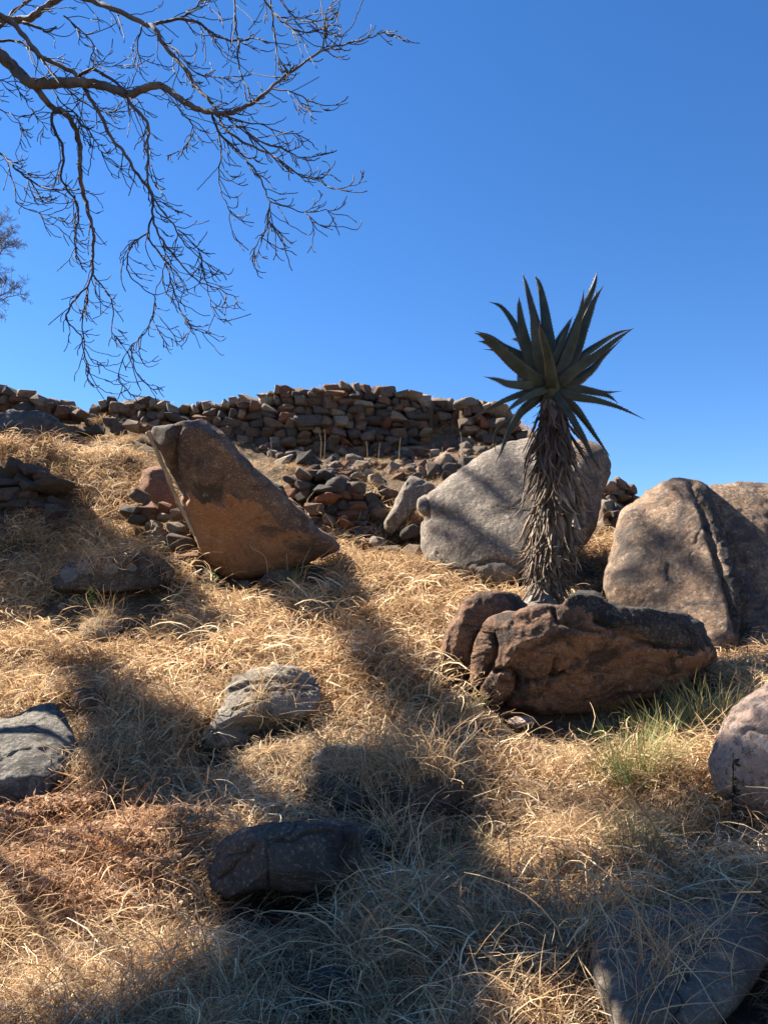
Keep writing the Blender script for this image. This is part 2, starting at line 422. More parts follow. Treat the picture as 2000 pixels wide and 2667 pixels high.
# ------------------------------------------------------------------ boulders
def inpoly(x, y, poly):
    c = False; j = len(poly) - 1
    for i in range(len(poly)):
        if (poly[i][1] > y) != (poly[j][1] > y) and x < (poly[j][0] - poly[i][0]) * (y - poly[i][1]) / (poly[j][1] - poly[i][1]) + poly[i][0]: c = not c
        j = i
    return c
def crust_cleft_shade():
    m = rock_mat('black_crust_cleft_shade', (0.032, 0.029, 0.027), (0.055, 0.046, 0.04), (0.11, 0.09, 0.07), 0.3, (0.018, 0.017, 0.017), 0.3, 0, 1.0, 60, patch=3)
    return m
M['crust_cleft_shade'] = crust_cleft_shade()
BVHS = []
BOULDER = {}
def boulder(label, outline, Y, tf, tb, p=2.4, plane=(0, 0), mat='grey', amp=0.02, nse=2.0, cuts=4, cracks=(), bumps=(),
            step=6.0, seed=0, name='boulder', cat='boulder', group=None, centre=None, add=True, cutd=0.84, pieces=None, band=None, autoy=0.12, stain_shade=None, chips=None, chipd=0.16):
    if chips is None: chips = 30
    ol = np.array(outline, float)
    kb = ol[:, 1].argmax(); _h = ground_hit(min(max(ol[kb, 0], 0), 2000), ol[kb, 1] + 0.08 / mpp(Y))
    if autoy: Y = _h.y + 0.5 * tf + autoy
    per = np.linalg.norm(np.diff(np.vstack([ol, ol[:1]]), axis=0), axis=1).sum()
    n = int(np.clip(per / step, 40, 420))
    ring = closed_spline(outline, n)
    c = np.array(centre if centre else ring.mean(0), float)
    rad = np.linalg.norm(ring - c, axis=1).mean()
    K = int(np.clip(rad / step * 1.2, 10, 60))
    rg = np.random.RandomState(seed + 101)
    # jitter the outline a little so it is not a drawn curve
    ang = np.arange(n) / n * 2 * np.pi
    jit = fbm(np.c_[np.cos(ang) * 6, np.sin(ang) * 6, 0 * ang], 3, seed) * min(4.0, rad * 0.03)
    dirv = ring - c; dirv /= np.linalg.norm(dirv, axis=1)[:, None]
    ring = ring + dirv * jit[:, None]
    V = []; cnt = []
    def layer(t, sign, depth):
        q = c + (ring - c) * t
        pr = (1 - t ** p) ** (1 / p)
        Yv = Y + plane[0] * (q[:, 0] - c[0]) / 100 + plane[1] * (q[:, 1] - c[1]) / 100 + sign * depth * pr
        if sign < 0:
            for (bx, by, rx, ry, dY) in bumps:
                Yv = Yv + dY * np.exp(-(((q[:, 0] - bx) / rx) ** 2 + ((q[:, 1] - by) / ry) ** 2))
        return Pn(q[:, 0], q[:, 1], Yv)
    us = np.arange(1, K) / K
    ts = 1 - (0.55 * us ** 1.8 + 0.45 * us)
    layers = [layer(t, 1, tb) for t in ts[::-1][::2]] + [layer(1.0, 1, 0)] + [layer(t, -1, tf) for t in ts]
    nb = len(layers)
    V = np.concatenate(layers)
    cf = layer(0.0, -1, tf).mean(0); cb = layer(0.0, 1, tb).mean(0)
    V = np.vstack([V, cf, cb])
    F = []
    for k in range(nb - 1):
        for j in range(n):
            j2 = (j + 1) % n
            F.append((k * n + j, k * n + j2, (k + 1) * n + j2, (k + 1) * n + j))
    ci, bi = nb * n, nb * n + 1
    for j in range(n):
        j2 = (j + 1) % n
        F.append(((nb - 1) * n + j, (nb - 1) * n + j2, ci)); F.append((j2, j, bi))
    ctr = V.mean(0); ext = np.array([rad * mpp(Y), (tf + tb) / 2, rad * mpp(Y)])
    # chiselled facets
    for k in range(cuts):
        a = rg.uniform(0, 2 * np.pi); f = rg.uniform(0.45, 0.95)
        nn = np.array([np.cos(a) * math.sqrt(1 - f * f), -f, np.sin(a) * math.sqrt(1 - f * f)])
        d = (V - ctr) @ nn
        lim = d.max() * rg.uniform(cutd, 0.97)
        over = np.maximum(d - lim, 0)
        V = V - nn * (over * 0.92)[:, None]
    size = np.array([rad * mpp(Y)])[0]
    for k in range(chips):
        i0 = rg.randint(0, len(V)); d0 = V[i0] - ctr
        nn = d0 / (np.abs(ext) ** 2 + 1e-9); nn /= np.linalg.norm(nn); nn = nn + rg.normal(size=3) * 0.35; nn /= np.linalg.norm(nn)
        d = (V - ctr) @ nn; lim = d.max() - size * rg.uniform(0.02, chipd)
        V = V - nn * (np.maximum(d - lim, 0) * 0.9)[:, None]
    # world-space normals for displacement
    me = bpy.data.meshes.new('tmp'); me.from_pydata([tuple(v) for v in V], [], F); me.update()
    N = np.zeros(len(V) * 3); me.vertices.foreach_get('normal', N); N = N.reshape(-1, 3)
    if ((V - ctr) * N).sum(1).mean() < 0: N = -N; flip = True
    else: flip = False
    bpy.data.meshes.remove(me)
    q = V * nse + seed * 3.7
    rid = 1 - np.abs(fbm(q * 1.6 + 20, 4, seed + 5))
    disp = amp * 0.55 * fbm(q, 5, seed, 0.5) + amp * 0.5 * (rid - 0.6) + amp * 0.30 * fbm(V * nse * 6, 3, seed + 3) - 0.012 * np.exp(-(fbm(q * 0.9 + 9, 4, seed + 13) / 0.035) ** 2)
    if band:   # bedding layers: stepped ledges along a tilted direction
        bd, freq, ba = band
        s = (V @ np.array(bd)) * freq + 0.2 * fbm(V * 2.5, 3, seed + 8)
        fr = s - np.floor(s)
        disp = disp + ba * (np.clip(fr * 1.2, 0, 1) - 0.5) - ba * 1.6 * np.exp(-((fr - 0.03) / 0.06) ** 2)
    V = V + N * disp[:, None]
    # cracks: grooves along traced lines
    if len(cracks):
        yy = V[:, 1] * cp + (V[:, 2] - CAM.z) * sp_; uu = -V[:, 1] * sp_ + (V[:, 2] - CAM.z) * cp
        px = 1000 + FPX * V[:, 0] / yy; py = 1333.5 - FPX * uu / yy
        px = px + 3 * fbm(V * 14, 2, 5); py = py + 3 * fbm(V * 14, 2, 6)
        front = N[:, 1] < 0.3
        for line, wd, dep in cracks:
            L = np.array(line, float); best = np.full(len(V), 1e9)
            for a, b in zip(L[:-1], L[1:]):
                ab = b - a; t = np.clip(((px - a[0]) * ab[0] + (py - a[1]) * ab[1]) / (ab @ ab), 0, 1)
                best = np.minimum(best, np.hypot(px - a[0] - t * ab[0], py - a[1] - t * ab[1]))
            V = V + (front * dep * np.exp(-(best / wd) ** 2))[:, None] * (np.array([0, 1, 0]) * 0.5 - N * 0.5)
    if flip: F = [tuple(reversed(f)) for f in F]
    mi = None
    if stain_shade:
        yy = V[:, 1] * cp + (V[:, 2] - CAM.z) * sp_; uu = -V[:, 1] * sp_ + (V[:, 2] - CAM.z) * cp
        j1 = 16 * fbm(V * 9, 4, 31, 0.7); j2 = 16 * fbm(V * 9, 4, 32, 0.7)
        pxx = 1000 + FPX * V[:, 0] / yy + j1; pyy = 1333.5 - FPX * uu / yy + j2
        ins = [inpoly(a, b_, stain_shade[1]) for a, b_ in zip(pxx, pyy)]
        mi = [1 if sum(ins[q] for q in f) * 2 > len(f) else 0 for f in F]
    o = mesh_np(name, V, F, [M[mat], M[stain_shade[0]]] if stain_shade else M[mat], matidx=mi)
    BVHS.append(BVHTree.FromPolygons([tuple(v) for v in V], F))
    base = Vector((ctr[0], ctr[1], V[:, 2].min()))
    recentre(o, base)
    tag(o, label, cat, group)
    BOULDER[label] = o
    return o

leaning = boulder('large smooth brown boulder leaning in shade, its face overhanging the grass',
    [(527,1093),(562,1108),(600,1148),(650,1205),(697,1250),(750,1295),(790,1335),(830,1375),(868,1402),(886,1422),(872,1438),(820,1458),(760,1482),(700,1500),(640,1512),(590,1506),(545,1480),(520,1440),(500,1388),(472,1312),(444,1240),(418,1180),(396,1150),(388,1130),(402,1112),(440,1104),(485,1096)],
    9.75, 0.45, 0.9, 4.5, (-0.04, 0.30), 'brown', 0.016, 1.3, 1, seed=3, step=5, autoy=-0.35, chips=6, chipd=0.06,
    stain_shade=('browngrey', [(380,1080),(540,1080),(720,1240),(920,1410),(880,1450),(800,1400),(730,1370),(660,1300),(610,1300),(560,1330),(500,1290),(470,1290),(400,1180)]),
    cracks=[([(462,1110),(455,1160),(450,1210),(458,1250),(480,1300)], 9, 0.10), ([(548,1110),(640,1205),(720,1290),(800,1370)], 6, 0.035), ([(480,1270),(492,1280)], 6, 0.06)],
    bumps=[(540,1235,22,34,-0.07), (425,1150,28,40,-0.05), (700,1400,60,30,0.03)])
granite = boulder('tall pale granite boulder with a smooth sunlit face behind the aloe',
    [(1085,1300),(1112,1285),(1150,1258),(1200,1222),(1260,1180),(1310,1155),(1370,1143),(1450,1140),(1520,1148),(1562,1160),(1584,1180),(1586,1230),(1572,1300),(1552,1370),(1532,1405),(1500,1445),(1440,1490),(1380,1515),(1300,1525),(1240,1525),(1180,1515),(1130,1505),(1103,1495),(1100,1430),(1097,1370),(1106,1345),(1088,1325)],
    10.1, 0.6, 1.1, 3.4, (-0.16, -0.22), 'granite', 0.016, 1.5, 1, seed=8, chips=9, chipd=0.08, step=5, autoy=0.1, centre=(1330, 1340),
    cracks=[([(1360,1515),(1350,1480),(1320,1462),(1275,1458),(1250,1470)], 5, 0.06), ([(1395,1510),(1385,1485),(1370,1465)], 4, 0.05), ([(1112,1290),(1118,1330),(1116,1350)], 4, 0.06)],
    bumps=[(1570,1300,40,200,0.18)], stain_shade=('tan', [(1478,1100),(1640,1100),(1640,1480),(1520,1480),(1500,1300)]))
rightmain = boulder('huge tan boulder at the right edge with a dark cleft down its side',
    [(1572,1535),(1578,1470),(1594,1400),(1615,1335),(1650,1300),(1700,1266),(1750,1248),(1800,1249),(1845,1262),(1868,1300),(1890,1360),(1918,1430),(1945,1520),(1950,1620),(1935,1700),(1880,1735),(1800,1690),(1700,1640),(1620,1600)],
    8.5, 0.6, 1.2, 3.2, (-0.16, -0.24), 'tan', 0.024, 1.4, 1, seed=12, chips=4, chipd=0.05, stain_shade=('crust_cleft_shade', [(1815,1240),(1850,1250),(1975,1560),(1975,1760),(1925,1740),(1915,1600),(1893,1500),(1860,1400),(1830,1310)]), step=5, autoy=0,  # black band painted along the cleft stands for the shade in it
    cracks=[([(1800,1262),(1830,1330),(1850,1400),(1875,1480),(1900,1560),(1920,1640)], 8, 0.09), ([(1862,1270),(1885,1330),(1912,1410),(1938,1500),(1946,1600),(1940,1680)], 10, 0.12), ([(1740,1470),(1735,1490),(1738,1510)], 4, 0.04), ([(1700,1280),(1760,1275),(1800,1300)], 5, 0.04)])
rightback = boulder('broad tan boulder standing right of the dark cleft at the photo edge',
    [(1815,1290),(1850,1264),(1930,1257),(2000,1262),(2090,1290),(2160,1370),(2190,1500),(2170,1660),(2080,1780),(1990,1790),(1930,1740),(1905,1640),(1885,1500),(1850,1380)],
    8.75, 0.40, 1.3, 3.4, (-0.02, -0.22), 'tan', 0.03, 1.6, 0, seed=15, chips=3, chipd=0.05, step=5, autoy=0)
rust = boulder('long rust-red boulder with a blackened top carrying the aloe',
    [(1279,1608),(1345,1588),(1417,1574),(1462,1573),(1484,1550),(1510,1538),(1554,1545),(1605,1578),(1668,1583),(1766,1590),(1823,1618),(1856,1654),(1877,1690),(1869,1720),(1823,1760),(1737,1806),(1651,1842),(1508,1868),(1394,1868),(1325,1845),(1268,1842),(1239,1790),(1218,1768),(1228,1694),(1247,1648)],
    7.15, 0.42, 0.7, 3.8, (0.02, 0.20), 'rust', 0.03, 2.4, 3, seed=21, chips=60, chipd=0.08, step=4.5, centre=(1540, 1700),
    cracks=[([(1279,1640),(1290,1680),(1285,1720),(1262,1760),(1240,1790)], 6, 0.08), ([(1290,1750),(1330,1745),(1352,1770),(1345,1800),(1310,1850)], 6, 0.09),
            ([(1352,1775),(1400,1775),(1440,1762),(1470,1752)], 5, 0.07), ([(1440,1590),(1450,1620),(1500,1632),(1560,1650)], 5, 0.04), ([(1445,1720),(1440,1745),(1425,1790)], 5, 0.05),
            ([(1550,1615),(1620,1650),(1700,1680),(1800,1690)], 5, 0.05)],
    autoy=-0.18,
    stain_shade=('crust_cleft_shade', [(1470,1500),(1560,1500),(1900,1580),(1900,1700),(1790,1697),(1700,1680),(1620,1650),(1540,1612),(1462,1582)]))
slab = boulder('dark upright slab leaning on the left end of the rust boulder',
    [(1210,1562),(1240,1545),(1279,1538),(1330,1545),(1374,1560),(1376,1580),(1330,1590),(1285,1606),(1250,1650),(1232,1700),(1220,1757),(1180,1770),(1150,1755),(1150,1700),(1163,1640),(1190,1602)],
    7.2, 0.22, 0.5, 3.4, (0.02, 0.05), 'rust', 0.03, 2.2, 4, seed=25, step=5, centre=(1215, 1655), autoy=-0.15, chips=5, chipd=0.07)
boulder('small pale pointed stone beside the dark slab',
    [(1147,1694),(1125,1696),(1100,1705),(1073,1746),(1092,1758),(1113,1768),(1135,1745),(1152,1717)], 7.15, 0.12, 0.2, 2.4, (0, 0.05), 'palestone', 0.012, 4, 3, seed=27, name='rock', cat='rock')
boulder('mottled grey boulder with white flecks at the left edge',
    [(-180,1970),(-130,1905),(-50,1880),(30,1866),(80,1845),(135,1838),(178,1868),(200,1935),(185,2000),(150,2050),(90,2085),(0,2095),(-90,2085),(-160,2040)],
    5.05, 0.30, 0.5, 2.8, (0.03, -0.30), 'mottled', 0.016, 3, 2, seed=31, step=5, autoy=0.25, chips=14, chipd=0.1)
boulder('layered grey rock split by long cracks in the sunlit grass',
    [(536,1942),(530,1912),(560,1865),(582,1830),(596,1779),(639,1749),(693,1734),(753,1731),(802,1747),(838,1783),(830,1835),(790,1880),(720,1925),(640,1945),(580,1948)],
    6.0, 0.25, 0.4, 3.2, (0.02, -0.20), 'grey', 0.010, 3, 2, seed=35, autoy=0.1, chips=12, chipd=0.1, band=((0.12,0.25,1.0), 9, 0.004), step=4, centre=(690,1840),
    cracks=[([(600,1800),(650,1778),(720,1772),(800,1775),(835,1785)], 4, 0.05), ([(640,1800),(700,1800),(760,1790),(820,1795)], 3, 0.035), ([(610,1850),(650,1832),(700,1820)], 3, 0.03)],
    bumps=[(700,1915,110,38,0.38)], name='rock', cat='rock')
boulder('small rounded grey rock half sunk in grass, right of the layered rock',
    [(800,2000),(818,1970),(846,1946),(886,1935),(930,1940),(958,1962),(960,2000),(930,2030),(860,2035),(810,2025)], 5.3, 0.16, 0.3, 2.3, (0, -0.15), 'grey', 0.014, 4, 3, seed=38, autoy=0.06, name='rock', cat='rock')
boulder('dark shaded rock just below the small rounded grey rock',
    [(775,2045),(800,2015),(870,2008),(940,2010),(1000,2030),(1020,2070),(990,2110),(900,2118),(800,2105)], 5.0, 0.18, 0.3, 2.4, (0, -0.03), 'dark', 0.014, 3, 4, seed=39, autoy=0.17, name='rock', cat='rock')
boulder('dark flat-faced rock right of centre, veiled by straw',
    [(1010,2010),(1060,1975),(1140,1965),(1195,1985),(1205,2060),(1180,2120),(1090,2135),(1020,2120),(1000,2060)], 5.0, 0.15, 0.3, 2.8, (0, -0.02), 'dark', 0.012, 3, 4, seed=41, autoy=0.15, name='rock', cat='rock')
boulder('low dark rock touching the right end of the big charcoal rock',
    [(955,2160),(1010,2140),(1080,2145),(1110,2180),(1100,2230),(1040,2255),(970,2250),(945,2210)], 4.3, 0.13, 0.25, 2.8, (0, -0.02), 'dark', 0.012, 3, 4, seed=42, autoy=0.12, name='rock', cat='rock')
boulder('big charcoal rock with a rough left end in the shaded foreground',
    [(551,2249),(579,2195),(627,2158),(693,2142),(760,2138),(830,2140),(904,2135),(940,2150),(950,2185),(940,2249),(908,2295),(830,2325),(750,2330),(690,2320),(633,2325),(585,2340),(556,2305)],
    4.15, 0.26, 0.4, 3.0, (0.0, -0.03), 'dark', 0.014, 3.2, 5, seed=45, step=4.5, autoy=-0.1, chips=16, chipd=0.09, bumps=[(580,2260,45,80,0.12)],
    cracks=[([(700,2185),(760,2190),(800,2170),(860,2165)], 5, 0.02), ([(600,2230),(640,2225),(660,2200)], 4, 0.03), ([(570,2290),(600,2270),(620,2240)], 4, 0.03)])
boulder('wide grey rock in the bottom right corner crossed by dry stalks',
    [(1545,2415),(1600,2372),(1680,2362),(1780,2352),(1850,2345),(1905,2326),(1955,2328),(1992,2368),(2010,2450),(1975,2545),(1905,2630),(1830,2700),(1700,2740),(1600,2700),(1555,2570),(1538,2480)],
    2.93, 0.20, 0.35, 2.8, (0.0, -0.18), 'greydark', 0.012, 3, 3, seed=48, step=6, autoy=0, chips=8, chipd=0.08)
boulder('smooth pinkish boulder cut by the right edge above the weeds',
    [(1846,2010),(1858,1935),(1885,1872),(1930,1822),(2000,1776),(2100,1760),(2210,1850),(2240,2000),(2170,2130),(2030,2150),(1930,2110),(1865,2065)],
    5.0, 0.35, 0.5, 2.3, (0.03, -0.03), 'pink', 0.010, 2, 2, seed=52, step=5, chips=6, chipd=0.06)
boulder('dark rounded boulder at the upper left edge below the ruined wall',
    [(-160,1180),(-140,1110),(-60,1078),(0,1072),(63,1067),(118,1072),(169,1104),(211,1133),(242,1160),(215,1180),(120,1185),(0,1190)],
    13.0, 0.5, 0.9, 2.4, (0.0, -0.1), 'dark', 0.03, 1.5, 4, seed=55, autoy=0)
lich = boulder('low dark rock with four round pale lichens, shaded on the left',
    [(125,1515),(133,1488),(170,1466),(232,1450),(300,1440),(350,1438),(400,1448),(445,1468),(470,1492),(440,1520),(380,1535),(295,1545),(203,1556),(148,1552)],
    8.4, 0.25, 0.5, 2.5, (0.0, -0.03), 'dark', 0.018, 2.5, 3, seed=58, step=5)
boulder('grey slab leaning between the lower wall and the pale boulder',
    [(1045,1271),(1070,1236),(1089,1235),(1110,1248),(1130,1268),(1110,1292),(1088,1322),(1060,1355),(1022,1392),(990,1398),(1000,1360),(1022,1322)],
    10.95, 0.2, 0.5, 2.8, (0.02, -0.05), 'granite', 0.02, 2, 4, seed=61, autoy=0, centre=(1060,1310))
boulder('red-orange rock wedged behind the leaning pole',
    [(355,1255),(372,1225),(400,1208),(430,1222),(455,1290),(470,1350),(440,1352),(400,1330),(370,1295)], 10.5, 0.15, 0.5, 2.6, (0, -0.06), 'redstone', 0.02, 3, 3, seed=64, name='rock', cat='rock')
boulder('thin dark slab lying in the grass below the lower wall',
    [(985,1566),(992,1545),(1030,1540),(1060,1548),(1056,1566),(1020,1576)], 8.4, 0.14, 0.2, 2.6, (0, -0.05), 'dark', 0.01, 4, 3, seed=66, name='rock', cat='rock')
boulder('dark stone under the right foot of the leaning boulder',
    [(672,1520),(690,1495),(725,1482),(765,1488),(775,1512),(740,1530),(695,1532)], 9.25, 0.15, 0.3, 2.4, (0, -0.05), 'dark', 0.012, 4, 3, seed=67, name='rock', cat='rock')
boulder('little dark stone in the shadow under the leaning boulder',
    [(612,1528),(625,1512),(645,1510),(660,1524),(645,1535)], 9.2, 0.08, 0.12, 2.4, (0, 0), 'dark', 0.006, 6, 2, seed=68, name='rock', cat='rock')
boulder('pale flat rock showing through straw on the left',
    [(200,1655),(215,1620),(255,1603),(300,1610),(322,1635),(300,1665),(240,1675)], 7.6, 0.12, 0.3, 2.4, (0, -0.1), 'grey', 0.012, 4, 2, seed=69, autoy=0.0, name='rock', cat='rock')
boulder('small brown rock behind the top of the layered rock',
    [(538,1758),(550,1730),(580,1722),(603,1738),(600,1760),(570,1770)], 6.7, 0.1, 0.15, 2.4, (0, -0.05), 'rust', 0.01, 4, 3, seed=70, name='rock', cat='rock')
boulder('brown rock showing under a straw overhang on the left',
    [(180,1840),(195,1800),(230,1785),(262,1800),(268,1840),(240,1860),(200,1862)], 5.9, 0.1, 0.25, 2.4, (0, -0.03), 'rust', 0.01, 4, 3, seed=71, name='rock', cat='rock')
boulder('shaded dark stone at the bottom, under drooping grey straw',
    [(770,2560),(800,2530),(870,2520),(930,2545),(940,2600),(900,2650),(820,2650),(775,2615)], 3.05, 0.1, 0.2, 2.4, (0, -0.05), 'dark', 0.01, 4, 3, seed=72, name='rock', cat='rock')
boulder('flat pinkish stone at the foot of the rust boulder',
    [(1318,1880),(1340,1866),(1375,1864),(1395,1876),(1380,1892),(1335,1894)], 6.05, 0.07, 0.12, 2.4, (0, -0.03), 'pink', 0.006, 6, 2, seed=73, name='rock', cat='rock')

# lichens: thin raised discs laid on the dark rock
def decal_disc(target, px, py, rx, ry, mat, name, parent, lift=0.006, ring_n=22, seed=0):
    dg = BVHTree.FromPolygons([target.matrix_world @ v.co if False else v.co + target.location for v in target.data.vertices], [tuple(p.vertices) for p in target.data.polygons])
    vs = []; fs = []; rings = 5
    def hit(x, y):
        h = dg.ray_cast(CAM, ray(x, y)); return h
    h0 = hit(px, py)
    if h0[0] is None: return None
    vs.append(h0[0] + h0[1] * lift)
    for r in range(1, rings + 1):
        for k in range(ring_n):
            a = 2 * math.pi * k / ring_n; t = r / rings * (1 + 0.28 * noise.noise(Vector((math.cos(a) * 2 + seed, math.sin(a) * 2, 0))))
            h = hit(px + rx * t * math.cos(a), py + ry * t * math.sin(a))
            q, nn = (h[0], h[1]) if h[0] is not None else (vs[0], h0[1])
            vs.append(q + nn * (lift * (1.0, 1.0, 1.1, 1.9, 0.1)[r - 1]))
    for k in range(ring_n):
        fs.append((0, 1 + k, 1 + (k + 1) % ring_n))
        for r in range(rings - 1):
            a = 1 + r * ring_n; b = a + ring_n
            fs.append((a + k, b + k, b + (k + 1) % ring_n, a + (k + 1) % ring_n))
    o = mesh_np(name, vs, fs, mat, parent=parent)
    o.matrix_parent_inverse = Matrix.Translation(-parent.location)
    return o
for k, (x, y, rx, ry) in enumerate([(181,1496,24,20),(222,1479,21,17),(292,1481,18,15),(344,1478,13,11)]):
    decal_disc(lich, x, y, rx, ry, M['lichen'], 'lichen', lich, seed=k)

# ------------------------------------------------------------------ stones: a family of chipped shapes
def hull_stone(seed, n=26, boxy=0.6):
    rg = np.random.RandomState(seed); pts = []
    for k in range(n):
        v = rg.normal(size=3); v /= np.linalg.norm(v)
        e = boxy; v = np.sign(v) * np.abs(v) ** e
        pts.append(v / max(np.abs(v).max(), 1e-6) * rg.uniform(0.82, 1.0) if rg.rand() < 0.55 else v * 0.80)
    bm = bmesh.new()
    for q in pts: bm.verts.new(q)
    r = bmesh.ops.convex_hull(bm, input=bm.verts)
    junk = [g for g in r['geom_interior'] if isinstance(g, bmesh.types.BMVert)]
    bmesh.ops.delete(bm, geom=junk, context='VERTS')
    bmesh.ops.dissolve_limit(bm, angle_limit=R(9), verts=bm.verts, edges=bm.edges)
    bmesh.ops.bevel(bm, geom=list(bm.edges), offset=0.07, segments=1, affect='EDGES', profile=0.6, clamp_overlap=True)
    bmesh.ops.triangulate(bm, faces=bm.faces)
    me = bpy.data.meshes.new('stone'); bm.to_mesh(me); bm.free()
    co = np.zeros(len(me.vertices) * 3); me.vertices.foreach_get('co', co); co = co.reshape(-1, 3)
    co = (co - (co.max(0) + co.min(0)) / 2) / ((co.max(0) - co.min(0)) / 2)
    co += 0.06 * np.stack([vnoise(co * 2.2, seed + k) for k in range(3)], 1)
    me.vertices.foreach_set('co', co.ravel())
    return me
STONES = {}
for mk in ('wallstone', 'palestone', 'redstone', 'greystone'):
    STONES[mk] = []
    for k in range(14):
        me = hull_stone(k * 7 + 1, 22 + (k % 3) * 5, 0.5 + 0.2 * (k % 2)) if mk == 'wallstone' else STONES['wallstone'][k].copy()
        me.materials.clear(); me.materials.append(M[mk]); STONES[mk].append(me)
def stone(parent, px, py, Y, wpx, hpx, mk='wallstone', dep=None, rot=None, tilt=0.12, name='stone'):
    me = random.choice(STONES[mk])
    o = bpy.data.objects.new(name, me); C.objects.link(o)
    s = mpp(Y)
    c = P(px, py, Y)
    if parent is not None: o.parent = parent; o.location = c - parent.location
    else: o.location = c
    d = dep if dep else (wpx + hpx) * 0.25 * s * random.uniform(0.9, 1.3)
    o.scale = (wpx / 2 * s, d, hpx / 2 * s)
    if rot is None: rot = random.gauss(0, tilt)
    o.rotation_euler = (random.gauss(0, tilt), rot, random.gauss(0, tilt * 1.6))
    return o
def wall(name, label, top, base, Yf, rowh, wr, mats, seed, core_back=0.28, batter=0.15, x0=None, x1=None, group=None, xoff=0, cat='stone wall', lit_topmat=None, skip=None):
    random.seed(seed)
    top = np.array(top, float); base = np.array(base, float)
    x0 = top[0, 0] if x0 is None else x0; x1 = top[-1, 0] if x1 is None else x1
    T = lambda x: float(np.interp(x, top[:, 0], top[:, 1])); B = lambda x: float(np.interp(x, base[:, 0], base[:, 1]))
    mid = (x0 + x1) / 2
    root = thing(name, P(mid, B(mid), Yf(mid)), label, cat, group)
    # earth and rubble core behind the face stones
    vs = []; fs = []; nx = int((x1 - x0) / 10) + 2; nz = 10
    for i in range(nx):
        x = x0 + (x1 - x0) * i / (nx - 1)
        for j in range(nz + 1):
            v = j / nz; y = B(x) + 12 + (T(x) + 9 - B(x) - 12) * v
            q = P(x, y, Yf(x) + 0.13 + batter * v); q += Vector(noise.noise_vector(q * 5)) * 0.04
            vs.append(q)
        vs.append(P(x, T(x) + 10, Yf(x) + 0.13 + batter + core_back * 2) + Vector((0, 0, 0.02)))
    m_ = nz + 2
    for i in range(nx - 1):
        for j in range(nz + 1): fs.append((i * m_ + j, (i + 1) * m_ + j, (i + 1) * m_ + j + 1, i * m_ + j + 1))
    co = mesh_np('earth_core', vs, fs, M['soil'], parent=root); co.matrix_parent_inverse = Matrix.Translation(-root.location)
    y_rel = 0.0; row = 0
    hmax = max(B(x) - T(x) for x in np.linspace(x0, x1, 40))
    rows = []
    while y_rel < hmax:
        h = rowh * random.uniform(0.72, 1.3); rows.append((y_rel, h)); y_rel += h * 0.86
    for ri, (yr, h) in enumerate(rows):
        x = x0 + random.uniform(-15, 5)
        while x < x1:
            wd = random.uniform(*wr) * (h / rowh) ** 0.5
            if random.random() < 0.12: wd *= 1.5
            cx = x + wd / 2; x += wd * 0.93
            if cx > x1 + 8: break
            H = B(cx) - T(cx)
            if yr + h * 0.45 > H: continue
            last = yr + h * 1.45 > H
            hh = h * random.uniform(0.85, 1.2)
            cy = B(cx) - yr - h / 2 + random.gauss(0, 2.2) + 3 * math.sin(cx * 0.03 + ri)
            if last: cy = T(cx) + hh / 2 + random.gauss(0, 1.5)
            mk = lit_topmat if (last and lit_topmat and random.random() < 0.55) else random.choices([m for m, _ in mats], [q for _, q in mats])[0]  # paler stone on the top course puts the sun's light into its colour
            if skip and skip(cx, cy): continue
            stone(root, cx, cy, Yf(cx) + batter * (yr / max(H, 1)) + random.gauss(0, 0.05), wd * 1.08, hh * 1.1, mk, dep=0.10 + 0.08 * random.random() + wd * mpp(Yf(cx)) * 0.18, tilt=0.10 if not last else 0.2)
            if random.random() < 0.22:
                stone(root, cx + wd / 2, cy + h / 2, Yf(cx) + batter * (yr / max(H, 1)) - 0.02, wd * random.uniform(0.25, 0.45), h * random.uniform(0.25, 0.5), mk, tilt=0.4)
    return root

def Y_up(x): return 14.6 + (0.55 if 1127 < x < 1196 else 0) - (0.35 if x >= 1196 else 0) - 0.35 * max(0, (x - 1196) / 170) + 0.25 * math.sin(x * 0.006)
wall('dry_stone_wall', 'long upper dry-stone wall of stacked brown stones against the sky',
     [(225,1078),(262,1055),(300,1036),(330,1047),(365,1034),(420,1040),(445,1056),(500,1056),(560,1046),(600,1041),(642,1034),(693,1026),(727,1004),(769,1012),(836,1016),(874,996),(908,1000),(938,1000),(984,1008),(1005,1018),(1064,1020),(1115,1030),(1149,1041),(1199,1038),(1246,1043),(1275,1051),(1310,1066),(1340,1092),(1372,1130)],
     [(225,1110),(300,1125),(400,1135),(600,1158),(760,1165),(900,1182),(1000,1200),(1100,1208),(1200,1200),(1290,1180),(1372,1165)],
     Y_up, 21, (17, 44), [('wallstone', 6), ('greystone', 2), ('redstone', 1.6), ('palestone', 1.2)], 5, lit_topmat='palestone')
wall('dry_stone_wall', 'short low stretch of upper wall above the dark boulder, far left',
     [(-60,1000),(0,1006),(45,1010),(70,1012),(85,1030),(130,1040),(180,1044),(215,1072)], [(-60,1075),(100,1080),(215,1095)],
     lambda x: 14.4, 24, (26, 50), [('wallstone', 5), ('redstone', 2), ('greystone', 2)], 6, lit_topmat='palestone')
wall('retaining_wall', 'lower retaining wall of shaded blocks between the two big boulders',
     [(700,1262),(731,1256),(777,1226),(819,1222),(874,1228),(916,1250),(958,1284),(1001,1274),(1043,1288),(1110,1330)],
     [(700,1420),(800,1440),(900,1462),(1000,1465),(1110,1468)],
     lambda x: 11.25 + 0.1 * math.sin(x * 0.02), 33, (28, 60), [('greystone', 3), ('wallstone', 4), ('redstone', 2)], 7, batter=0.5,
     skip=lambda x, y: x > 1000 and 1300 < y < 1385)
